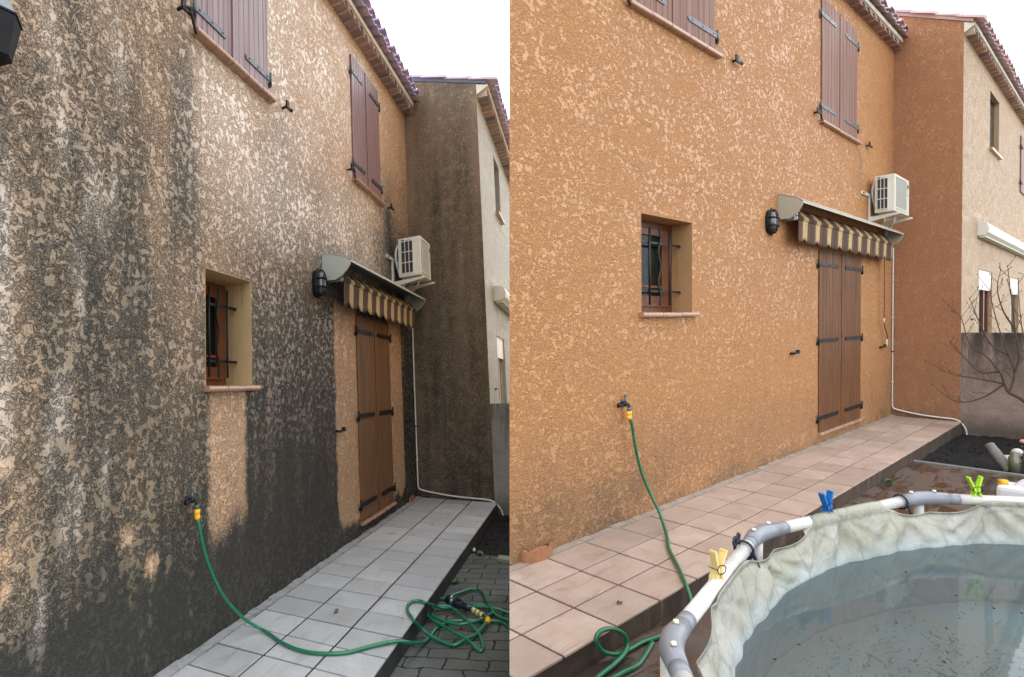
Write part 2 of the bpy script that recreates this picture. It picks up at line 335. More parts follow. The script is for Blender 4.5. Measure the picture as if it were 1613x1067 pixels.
# pool
M['tube']=simple('white_pool_tube',(.64,.63,.60),.28,.6,0,.06,9,0,60,(.35,.33,.27),.4)
M['joint']=simple('grey_pool_joint',(.21,.22,.25),.35,.6,0,.1,9); M['pin']=simple('joint_pin',(.72,.72,.55),.4); M['cord']=simple('navy_cord',(.012,.012,.028),.6)
t=NT('pool_liner'); v=t.map((1,1,1)); z=t.sep(t.tc.outputs['Object'])[2]; d=t.dirt()
n=t.noise(v,4,6,.65,.6); f=t.noise(t.map((10,10,2)),1.5,5,.7)
c=t.mix(t.mr(n,.35,.65),(.285,.28,.245),(.39,.38,.335)); c=t.mix(t.mr(f,.48,.70,0,.7),c,(.24,.21,.12)); c=t.mix(t.ma('MULTIPLY',t.mr(t.noise(v,2.6,4,.6,.5),.46,.62),.6),c,(.26,.26,.18))
c=t.mix(t.ma('MULTIPLY',d[0],.7),c,(.34,.42,.47))
cr=t.vor(t.map((1,1,.6)),5,'DISTANCE_TO_EDGE'); cr2=t.mr(cr,0,.05,0,1); wr=t.noise(t.map((16,16,3)),1.2,4,.6,1.5)
M['liner']=t.fin(t.mix(t.ma('MULTIPLY',t.ma('SUBTRACT',1,cr2),.35),c,(.17,.165,.14)),.5,t.ma('ADD',t.ma('ADD',t.noise(v,7,6,.7,1.2),t.ma('MULTIPLY',wr,.8)),t.ma('MULTIPLY',cr2,.25)),.012,1,.45)
t=NT('pool_floor_liner'); v=t.map((1,1,1)); n=t.noise(v,2.2,5,.6,.4); gl=t.noise(v,1.3,3,.5)
c=t.mix(n,(.20,.29,.32),(.29,.37,.385)); c=t.mix(t.mr(gl,.40,.56,0,.9),c,(.25,.235,.19))
M['pfloor']=t.fin(c,.8,n,.01)
M['debris']=simple('dead_leaf_bits',(.022,.018,.012),.9)
t=NT('pool_water'); wn=t.noise(t.map((1,1.4,1)),2.2,3,.5,.3); wn2=t.noise(t.map((3,3,1)),5,2,.5)
bmp=t.n('ShaderNodeBump'); bmp.inputs['Strength'].default_value=.10; bmp.inputs['Distance'].default_value=.01; t.put(bmp.inputs['Height'],t.ma('ADD',wn,t.ma('MULTIPLY',wn2,.15)))
gl=t.n('ShaderNodeBsdfGlossy'); gl.inputs['Roughness'].default_value=.015; t.t.links.new(bmp.outputs[0],gl.inputs['Normal'])
tr=t.n('ShaderNodeBsdfTransparent'); tr.inputs[0].default_value=(.72,.80,.81,1); fr_=t.n('ShaderNodeFresnel'); fr_.inputs['IOR'].default_value=1.33; t.t.links.new(bmp.outputs[0],fr_.inputs['Normal'])
df=t.n('ShaderNodeBsdfDiffuse'); df.inputs[0].default_value=(.27,.335,.345,1); mx0=t.n('ShaderNodeMixShader'); mx0.inputs[0].default_value=.22; t.t.links.new(tr.outputs[0],mx0.inputs[1]); t.t.links.new(df.outputs[0],mx0.inputs[2])
mx=t.n('ShaderNodeMixShader'); t.t.links.new(fr_.outputs[0],mx.inputs[0]); t.t.links.new(mx0.outputs[0],mx.inputs[1]); t.t.links.new(gl.outputs[0],mx.inputs[2]); t.t.links.new(mx.outputs[0],t.out.inputs[0]); M['water']=t.m
M['bark']=simple('magnolia_bark',(.10,.065,.05),.85,.2,0,.3,25,.003,60); M['leaf']=simple('green_leaf',(.06,.17,.03),.6); M['dryleaf']=simple('dry_leaf',(.16,.09,.03),.8)
M['shard']=simple('broken_terracotta',(.36,.17,.09),.9,.2,0,.25,14,.004,50,(.15,.10,.06),.6)
M['stone']=simple('grey_stone',(.20,.20,.19),.85,.2,0,.3,12,.006,40); M['redpot']=simple('red_pot',(.22,.02,.025),.4); M['flower']=simple('pink_petal',(.70,.30,.28),.6)
M['blue']=simple('blue_peg',(.01,.16,.50),.3,.6); M['lime']=simple('lime_peg',(.42,.75,.03),.35,.6); M['cream']=simple('cream_peg',(.80,.62,.25),.35,.6)
M['can']=simple('translucent_can',(.72,.74,.78),.3,.5,0,.04,6)
M['jarg']=simple('algae_jar',(.14,.16,.10),.15,.8)
M['fly']=simple('amber_lamp_side',(.07,.05,.02),.1,.8); M['web']=simple('cobwebbed_lamp_top',(.17,.20,.22),.4,.8,0,.4,30)
M['curtain']=simple('pale_curtain',(.55,.56,.50),.8); M['dark']=simple('dark_interior',(.02,.02,.02),.7)

# ------------------------------------------------------------------ the house (same builder for both)
CX=6.381; ZE=5.40
SOOT=[(0.45,3.14,.45),(0.61,3.25,.65),(0.81,3.37,.5),(0.98,3.47,.45),(1.23,3.62,.4),(1.46,3.77,.35),(2.69,4.52,.15),(3.17,4.81,.05),(3.76,5.17,0),(0.33,2.74,.6),(0.45,2.8,.6),(0.62,2.88,.6),(0.81,2.97,.6),(0.98,3.05,.6),(1.23,3.17,.4),(1.46,3.28,.5),(1.72,3.4,.2),(2.1,3.58,.05),(2.56,3.81,.2),(3.14,4.08,.1),(3.87,4.44,.05),(5.88,5.4,.05),(0.34,2.47,.65),(0.49,2.52,.6),(0.66,2.59,.7),(0.85,2.66,.65),(1.08,2.74,.6),(1.28,2.82,.45),(1.49,2.89,.55),(1.71,2.98,.3),(2.09,3.12,.15),(2.54,3.28,.4),(3.11,3.49,.3),(3.83,3.76,.15),(5.93,4.54,.1),(0.34,2.25,.6),(0.49,2.29,.65),(0.7,2.35,.7),(0.94,2.42,.7),(1.23,2.5,.45),(1.45,2.57,.6),(1.78,2.66,.35),(2.25,2.79,.35),(2.63,2.9,.55),(3.22,3.07,.5),(3.8,3.23,.45),(4.73,3.5,.35),(5.31,3.67,.6),(6.15,3.9,.3),(0.34,2.06,.6),(0.5,2.1,.65),(0.7,2.14,.75),(0.99,2.2,.7),(1.28,2.26,.5),(1.51,2.31,.55),(1.84,2.38,.4),(2.33,2.48,.5),(2.73,2.57,.6),(3.2,2.67,.65),(3.62,2.75,.75),(4.48,2.94,.75),(5.13,3.07,.8),(0.35,1.85,.55),(0.53,1.88,.7),(0.78,1.91,.75),(1.08,1.95,.75),(1.39,1.99,.5),(2.41,2.12,.65),(2.82,2.17,.75),(3.31,2.23,.75),(0.35,1.65,.6),(0.54,1.65,.7),(0.78,1.67,.75),(1.08,1.68,.75),(1.28,1.69,.6),(1.51,1.7,.6),(2.4,1.74,.75),(2.92,1.76,.8),(3.42,1.78,.8),(0.36,1.41,.5),(0.54,1.41,.65),(0.79,1.39,.75),(1.08,1.38,.75),(1.45,1.36,.65),(2.39,1.32,.85),(2.9,1.29,.85),(3.39,1.27,.85),(0.36,1.16,.5),(0.55,1.13,.7),(0.79,1.1,.75),(1.08,1.05,.7),(1.39,1.01,.7),(2.47,.85,.9),(2.99,.77,.92),(3.43,.71,.9),(0.37,.91,.45),(0.55,.86,.7),(0.79,.8,.75),(1.09,.73,.75),(1.39,.66,.8),(1.5,.63,.85),(2.19,.46,.95),(2.97,.27,.97),(0.37,.71,.6),(0.55,.65,.8),(0.8,.57,.85),(1.09,.48,.95),(1.5,.34,1),(2.03,.17,1),(0.47,.43,1),(0.8,.29,1),(1.09,.17,1),(6.1,1.5,.9),(6.1,2.4,.85),(6.1,3.1,.75),(4.8,.05,1),(6.1,.1,1)]
PALE=[(.504,3.149,.03),(.53,2.984,.03),(.568,2.762,.025),(.587,2.664,.02),(.893,3.314,.02),(.916,3.156,.02),(.961,3.162,.02),(.297,2.318,.02),(.307,2.005,.03),(.32,1.645,.03),(.316,1.341,.03),(.675,2.045,.012),(.698,1.959,.012),(.573,1.404,.02),(.542,1.269,.02),(.606,1.43,.02),(.776,2.47,.02),(.817,2.387,.025),(.899,2.509,.02),(.682,.999,.02),(.614,.902,.015),(.493,.517,.012),(.507,.588,.012),(.738,2.395,.02),(.849,1.103,.015)]
CLEAN=[(1.171,.58,.05),(.997,.769,.04),(.341,.719,.04),(.33,.844,.04),(.317,1.191,.03)]
def sm(v,a,b): t=np.clip((v-a)/(b-a+1e-9),0,1); return t*t*(3-2*t)
def vnoise(x,y,seed=0):
    r=np.random.default_rng(seed).random((64,64)); xi=np.floor(x).astype(int); yi=np.floor(y).astype(int); fx=x-xi; fy=y-yi; fx=fx*fx*(3-2*fx); fy=fy*fy*(3-2*fy)
    g=lambda a,b: r[a%64,b%64]
    return (g(xi,yi)*(1-fx)+g(xi+1,yi)*fx)*(1-fy)+(g(xi,yi+1)*(1-fx)+g(xi+1,yi+1)*fx)*fy
def dirt_glareA(x,z):
    S=np.array(SOOT); num=np.zeros_like(x); den=np.zeros_like(x)+1e-9
    for a,b,s in S:
        sx=.12+.10*max(0,a-.6); d=((x-a)/sx)**2+((z-b)/.28)**2; wgt=1/(d+.15)**2; num+=wgt*s; den+=wgt
    s=num/den
    jx=(vnoise(x*6,z*1.2,3)-.5)*.16; jf=(vnoise(x*30,z*12,4)-.5)*.03
    # run-off streaks under the shutter hooks and above the awning
    for a,z1,z0,wd,am in ((1.45,3.75,2.2,.11,.2),(2.75,3.75,2.6,.10,.25),(5.45,3.72,2.9,.14,.35),(2.60,3.7,2.9,.05,.2),(4.15,3.7,2.8,.06,.2),(3.72,3.0,2.5,.3,.15)):
        s+=am*np.exp(-((x+jx*.4-a)/wd)**2)*sm(z,z0,z0+.5)*(1-sm(z,z1-.1,z1))
    s=np.maximum(s,sm(-(z+jx*1.2),-.66,-.40)*1.0)
    def boxm(x0,x1,z0,z1,e=.02,eb=.15): 
        xx=x+jx*.18+jf
        return sm(xx,x0-e,x0+e)*(1-sm(xx,x1-e,x1+e))*sm(z+jx,z0-eb,z0+eb)*(1-sm(z,z1-.02,z1+.02))
    cl=np.maximum(boxm(1.70,2.11,.62,1.50,.03,.14),np.maximum(boxm(3.66,4.24,.20,2.30,.02,.06),boxm(5.29,5.84,.20,2.42,.02,.06)))
    s=s*(1-cl*.97)
    cz=np.zeros_like(x)
    for a,b,r in CLEAN: cz=np.maximum(cz,np.exp(-(((x+jf-a)/r)**2+((z-b)/(r*1.2))**2)**1.5))
    s*=1-.95*cz
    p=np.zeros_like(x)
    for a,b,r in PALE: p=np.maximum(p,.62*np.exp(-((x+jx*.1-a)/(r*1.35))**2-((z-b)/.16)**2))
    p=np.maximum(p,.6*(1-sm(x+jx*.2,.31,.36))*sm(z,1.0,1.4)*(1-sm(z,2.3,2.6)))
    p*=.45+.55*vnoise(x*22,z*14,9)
    p=np.maximum(p,.95*sm(z,2.2,3.2)*(1-sm(x,4.4,5.6))*sm(x,1.3,1.9)*(.5+vnoise(x*3,z*3,31)))  # sky glare on the upper middle wall, painted in as paleness
    return np.clip(s,0,1),np.clip(p,0,1),cl
def dirt_sheenB(x,z):
    s=.0*x+.04
    for a,z1,z0,wd,am in ((5.3,3.68,2.9,.12,.22),(5.9,4.5,3.4,.25,.10),(6.36,5,2.6,.05,.2),(3.4,2.8,2.2,.12,.15),(2.75,3.7,3.0,.08,.10)):
        s+=am*np.exp(-((x-a)/wd)**2)*sm(z,z0,z0+.5)*(1-sm(z,z1-.1,z1))
    j=(vnoise(x*5,z*4,2)-.5)*.2
    s+=.24*sm(-(z+j),-.13,-.01)+.22*sm(-(z+j),-1.1,-.2)*(.5+vnoise(x*2,z*2,8))+.16*np.exp(-((z-.22)/.13)**2)*(1-sm(x,1.6,2.2))
    return np.clip(s,0,1),np.zeros_like(x)+.07*sm(z,2.6,4)*sm(x,1.9,2.6)*(1-sm(x,3.8,4.8)),np.zeros_like(x)  # last term: faint sheen high mid-wall, painted as a paler tone

OPEN=[('sw',1.655,2.194,1.505,2.256),('door',4.228,5.305,.137,2.237),('w1',1.555,2.462,3.753,5.12),('w2',4.266,5.162,3.715,5.093)]
def house(fr,k):
    A=k=='A'
    lab=dict(A='soot-streaked peach rendered house with brown shutters, before cleaning',B='cleaned bright orange rendered house with brown shutters, beside the pool')[k]
    H=thing(fr,'house',(3,0,0),lab,'house')
    XL=-2.6 if A else .25
    # --- front wall as a fine grid with the openings left out
    st=.032
    xs=sorted(set([XL]+[round(q,4) for q in np.arange(XL,CX,st)]+[CX]+[o[i] for o in OPEN for i in(1,2)])); zs=sorted(set([-.35]+[round(q,4) for q in np.arange(-.35,ZE,st)]+[ZE]+[o[i] for o in OPEN for i in(3,4)]))
    def thin(l,keep):
        out=[l[0]]
        for q in l[1:]:
            if q-out[-1]<.012:
                if q in keep: out[-1]=q
                continue
            out.append(q)
        return out
    kx=[o[i] for o in OPEN for i in(1,2)]+[CX,XL]; kz=[o[i] for o in OPEN for i in(3,4)]+[ZE]
    xs=thin(xs,kx); zs=thin(zs,kz)
    X,Z=np.meshgrid(xs,zs,indexing='ij'); nx,nz=X.shape
    b=MB(fr); OO=np.zeros_like(X)
    amp=.004; OO=amp*(vnoise(X*17+50,Z*17+50,11)-.5); 
    b.v=list(zip(X.ravel().tolist(),OO.ravel().tolist(),Z.ravel().tolist()))
    xm=(X[:-1,:-1]+X[1:,1:])/2; zm=(Z[:-1,:-1]+Z[1:,1:])/2; keep=np.ones_like(xm,bool)
    for _,x0,x1,z0,z1 in OPEN: keep&=~((xm>x0)&(xm<x1)&(zm>z0)&(zm<z1))
    I,J=np.nonzero(keep)
    b.f=[(int(i*nz+j),int((i+1)*nz+j),int((i+1)*nz+j+1),int(i*nz+j+1)) for i,j in zip(I,J)]; b.sm=[True]*len(b.f)
    s,p,cl=(dirt_glareA if A else dirt_sheenB)(X,Z); at=np.stack([s,p,cl,np.ones_like(s)],-1).reshape(-1,4)
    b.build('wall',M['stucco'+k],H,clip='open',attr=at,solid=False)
    # --- masonry behind it
    b=MB(fr); D=-.30
    def solid(x0,x1,z0,z1): b.box(x0,x1,D,-.006,z0,z1)
    cols=[(XL,1.555)]
    zcut=lambda x0,x1,ops: None
    def column(x0,x1,holes):
        z=-.35
        for h0,h1 in sorted(holes): solid(x0,x1,z,h0); z=h1
        solid(x0,x1,z,ZE)
    column(XL,1.555,[]); column(1.555,1.655,[(3.753,5.12)]); column(1.655,2.194,[(1.505,2.256),(3.753,5.12)]); column(2.194,2.462,[(3.753,5.12)])
    column(2.462,4.228,[]); column(4.228,4.266,[(.137,2.237)]); column(4.266,5.162,[(.137,2.237),(3.715,5.093)]); column(5.162,5.305,[(.137,2.237)]); column(5.305,CX-.002,[])
    b.build('masonry',M['reveal'+k],H,clip=True,weld=False)
    # solid unseen back; orange house's is shallow and pale to brighten the stained wall
    b=MB(fr); b.box(XL,CX-.004,-3.2 if A else -1.2,-.31,-.35,ZE-.05)
    bk=b.build('unseen_rear',M['neigh'+k],H,clip=True)
    # --- small window: reveal, frame, pane, bars, sill
    b=MB(fr); x0,x1,z0,z1=1.655,2.194,1.505,2.256; e=.003
    for q in ((x0-.0,x0+e,-.30,.001,z0,z1),(x1-e,x1,-.30,.001,z0,z1),(x0+e,x1-e,-.30,.001,z1-e,z1),(x0+e,x1-e,-.30,.001,z0,z0+e)): b.box(*q)
    b.build('window_reveal',M['reveal'+k],H)
    b=MB(fr); yb=-.25
    b.box(x0+.004,x1-.004,-.298,yb,z0+.004,z0+.07).box(x0+.004,x1-.004,-.298,yb,z1-.05,z1-.004).box(x0+.004,x0+.05,-.298,yb,z0+.07,z1-.05).box(x1-.05,x1-.004,-.298,yb,z0+.07,z1-.05)
    b.box(x0+.05,x1-.06,-.25,-.225,z0+.062,z0+.09)
    W=b.build('window',M['winwood'],H,bev=.003)
    b=MB(fr)
    b.box(x0+.06,x1-.06,-.275,-.238,z0+.09,z0+.15).box(x0+.06,x1-.06,-.275,-.238,z1-.11,z1-.055).box(x0+.06,x0+.11,-.275,-.238,z0+.15,z1-.11).box(x1-.125,x1-.06,-.275,-.238,z0+.15,z1-.11).box(x0+.11,x1-.125,-.27,-.245,1.72,1.74)
    b.build('sash',M['winwood'],W,bev=.003)
    MB(fr).box(x0+.1,x1-.11,-.268,-.262,z0+.14,z1-.1).build('pane',M['glass'],W)
    g=MB(fr)
    for z in (2.07,1.688): g.box(x0+.004,x1-.004,-.153,-.139,z-.009,z+.009)
    for x in (2.062,1.850): g.tube([(x,-.134,1.578),(x,-.134,2.185)],.0085,8,True)
    for x in (1.952,1.745): g.tube([(x+.012*sin((z-1.58)*26),-.134,z) for z in np.linspace(1.578,2.185,40)],.0085,8)
    g.build('window_bars',M['iron'],H)
    def sill(xa,xb,z,n,dep=.06,th=.035,name='window_sill'):
        q=MB(fr); w_=(xb-xa)/n
        for i in range(n):
            u0,u1=xa+i*w_+.003,xa+(i+1)*w_-.003; dz=random.uniform(-.002,.002)
            pr=[(-.05,z-th),(dep-.014,z-th),(dep-.003,z-th+.006),(dep,z-th/2),(dep-.003,z-.006),(dep-.014,z),(-.05,z+.004)]
            q.prism([(a_,b_+dz) for a_,b_ in pr],u0,u1,0)
        q.build(name,M['sill'],H)
    sill(1.63,2.23,1.516,3); sill(1.53,2.52,3.748,5,.065); sill(4.24,5.23,3.71,5,.065); sill(4.225,5.32,.133,5,.05,.034,'door_sill')
    # --- shutters, boards as grooved panels
    def strap(sh,xp,xe,z,mat,h=.042):
        s_=MB(fr); d=1 if xe>xp else -1; o=.030
        a_,b_=sorted((xp,xe)); pr=[(xp,z-h/2),(xe-d*.02,z-h/2),(xe,z),(xe-d*.02,z+h/2),(xp,z+h/2)]
        s_.prism([(u,v) for u,v in pr],0.0,0.0,1) if False else None
        vs=[(u,o-.008,v) for u,v in pr]+[(u,o,v) for u,v in pr]; n=5
        s_.add(vs,[tuple(range(5)),tuple(range(5,10))]+[(i,(i+1)%5,5+(i+1)%5,5+i) for i in range(5)])
        for f_ in (.12,.5,.85):
            xx=xp+(xe-xp)*f_; s_.tube([(xx,o,z),(xx,o+.005,z)],[.008,.005],8)
        s_.tube([(xp-d*.012,o-.002,z-.05),(xp-d*.012,o-.002,z+.05)],.011,8)
        s_.box(min(xp-d*.03,xp-d*.008),max(xp-d*.03,xp-d*.008),-.0,o-.004,z-.055,z-.02)
        s_.build('strap_hinge',mat,sh)
    def shutters(x0,x1,z0,z1,xm_,nb,mat,smat,straps,o=.022,flip=False):
        for side,(a_,b_) in enumerate(((x0+.004,xm_-.003),(xm_+.003,x1-.004))):
            q=MB(fr); n=nb; w_=(b_-a_)/n; zt=z1-.004; zb=z0+.006
            for i in range(n):
                u0,u1=a_+i*w_,a_+(i+1)*w_; g_=.0045
                pr=[(u0,-.012),(u1,-.012),(u1,o-.006),(u1-g_,o),(u0+g_,o),(u0,o-.006)]
                q.prism(pr,zb,zt,2)
            if side==1: q.box(a_-.018,a_+.016,o-.004,o+.009,zb,zt)
            s_=q.build('shutter',M[mat],H)
            for z,l in straps:
                if side==0: strap(s_,x0-.01,x0+l,z,M[smat])
                else: strap(s_,x1+.01,x1-l,z,M[smat])
        MB(fr).box(x0,x1,-.06,-.03,z0,z1).build('shutter_backing',M['dark'],H)
    shutters(1.555,2.462,3.753,5.12,1.975,7,'shutUp'+k,'ironblue',[(3.89,.34),(4.94,.34)])
    shutters(4.266,5.162,3.715,5.093,4.70,6,'shutUp'+k,'ironblue',[(3.872,.34),(4.905,.34)])
    shutters(4.228,5.305,.137,2.237,4.772,7,'shutDn'+k,'iron',[(2.075,.46),(1.198,.46),(.305,.46)],.018)
    # --- shutter holders on the wall
    def hook(x,z,arm=None):
        q=MB(fr); q.tube([(x,0,z),(x,.05,z)],.011,8); q.box(x-.018,x+.018,.045,.062,z-.01,z+.045).box(x-.015,x+.065,.045,.06,z-.018,z+.006)
        q.ball((x+.065,.055,z-.006),.016,6)
        if arm: q.tube(curve([(x,.055,z),(x+.05,.06,z+.015),(x+.09,.05,z-.03),(x+.14,.035,z-.085)],5),.009,7)
        q.build('shutter_holder',M['iron'],H)
    hook(1.40,3.79,True); hook(2.715,3.772); hook(4.13,3.752,True); hook(5.465,3.727)
    def dhook(x,z,s_=1):
        q=MB(fr); q.tube([(x,0,z),(x,.06,z)],.012,8).tube([(x-.01,.055,z),(x+.04*s_,.06,z+.004),(x+.085*s_,.06,z+.012)],[.012,.009,.016],8); q.box(x+.06*s_-.012,x+.06*s_+.03,.045,.075,z-.005,z+.035); q.build('shutter_holder',M['iron'],H)
    dhook(3.655,1.086); dhook(5.92,1.035)
    # --- cornice of tile ends, mortar course, roof
    genoise(fr,k,H,XL,CX-.03,0,ZE-.02,True)
    roof(fr,k,H,XL,CX-.03,0,ZE+.03,3.3 if A else 1.3,clip=True)
    return H
def genoise(fr,k,H,x0,x1,o0,z,clip):
    q=MB(fr); at=[]; pitch=.150; n=int((x1-x0)/pitch); r=random.Random(3)
    for i in range(n+1):
        xc=x1-pitch*(i+.5)
        if xc<x0: break
        w_=pitch*.5; h=.075; th=.013; col=r.random(); dz=r.uniform(-.004,.004); o1=.150+r.uniform(-.008,.006); prof=[]
        for j in range(9): t_=pi*j/8; prof.append((xc-w_*cos(t_),z-.045+dz+h*sin(t_)))
        for j in range(8,-1,-1): t_=pi*j/8; prof.append((xc-(w_-th)*cos(t_),z-.045+dz-.001+(h-th)*sin(t_)))
        nb=len(q.v); vs=[(a,o0-.02,b) for a,b in prof]+[(a,o0+o1,b-.012) for a,b in prof]; m_=len(prof)
        q.add(vs,[tuple(range(m_)),tuple(range(m_,2*m_))]+[(a,(a+1)%m_,m_+(a+1)%m_,m_+a) for a in range(m_)]); at+=[(col,0,0,1)]*(len(q.v)-nb)
        # mortar-filled underside
        nb=len(q.v); vs=[(xc-w_*.82,o0-.02,z-.035),(xc+w_*.82,o0-.02,z-.035),(xc+w_*.82,o0+o1-.02,z-.03),(xc-w_*.82,o0+o1-.02,z-.03),(xc,o0-.02,z+.015),(xc,o0+o1-.02,z+.01)]
        q.add(vs,[(0,1,2,3),(0,1,4),(3,2,5),(0,4,5,3),(1,4,5,2)]); at+=[(col*.6,0,0,1)]*(len(q.v)-nb)
    q.build('eave_cornice',M['gen'+k],H,clip=clip,weld=False,attr=at)
    q=MB(fr); q.box(x0,x1,o0-.05,o0+.160,z+.028,z+.085)
    for i in range(n+1):
        xc=x1-pitch*(i+1)
        if xc<x0: break
        q.add([(xc-.05,o0-.02,z+.03),(xc+.05,o0-.02,z+.03),(xc,o0-.02,z-.05),(xc-.05,o0+.135,z+.03),(xc+.05,o0+.135,z+.03),(xc,o0+.135,z-.055)],[(0,1,2),(3,4,5),(0,1,4,3),(1,2,5,4),(0,2,5,3)])
    q.build('mortar_course',M['mortar'],H,clip=clip,weld=False)
def roof(fr,k,H,x0,x1,o0,z,dep,slope=.34,clip=True,over=.275):
    q=MB(fr); at=[]; pitch=.185; r=random.Random(9); L=.36; rows=int(dep/L)+1
    i=0
    while True:
        xc=x1-pitch*(i+.5); i+=1
        if xc<x0: break
        for row in range(rows):
            oa=o0+over-row*L+r.uniform(-.018,.018); ob=oa-L-.06; col=r.random(); j=r.uniform(-.004,.004)
            zz=lambda o,l: z+.045+(o0+over-o)*slope+l
            for up_,wd,hh,zo in ((1,.082,.062,.034),(0,.085,-.05,.028)):
                xo=xc if up_ else xc+pitch/2
                prof=[]
                for m_ in range(9): t_=pi*m_/8; prof.append((xo-wd*cos(t_),hh*sin(t_)))
                for m_ in range(8,-1,-1): t_=pi*m_/8; prof.append((xo-(wd-.013)*cos(t_),(hh-(.013 if hh>0 else -.013))*sin(t_)))
                oo=oa-(0 if up_ else .03); nb=len(q.v); n_=len(prof)
                vs=[(a+j,oo,zz(oo,zo+.016+b)) for a,b in prof]+[(xo+(a-xo)*.86+j,ob,zz(ob,zo-.006+b*.86)) for a,b in prof]
                q.add(vs,[tuple(range(n_)),tuple(range(n_,2*n_))]+[(a,(a+1)%n_,n_+(a+1)%n_,n_+a) for a in range(n_)],False); at+=[(col,0,0,1)]*(len(q.v)-nb)
    q.build('roof',M['roof'+k],H,clip=clip,weld=False,attr=at)
    d=MB(fr); zb=lambda o: z+.03+(o0+over-o)*slope
    d.add([(x0,o0+.12,zb(o0+.12)),(x1,o0+.12,zb(o0+.12)),(x1,o0-dep,zb(o0-dep)),(x0,o0-dep,zb(o0-dep)),(x0,o0+.12,zb(o0+.12)-.03),(x1,o0+.12,zb(o0+.12)-.03),(x1,o0-dep,zb(o0-dep)-.4),(x0,o0-dep,zb(o0-dep)-.4)],[(0,1,2,3),(4,5,6,7),(0,1,5,4),(1,2,6,5),(2,3,7,6),(3,0,4,7)])
    d.build('roof_deck',M['mortar'],H,clip=clip,weld=False)
HA=house(FA,'A'); HB=house(FB,'B')

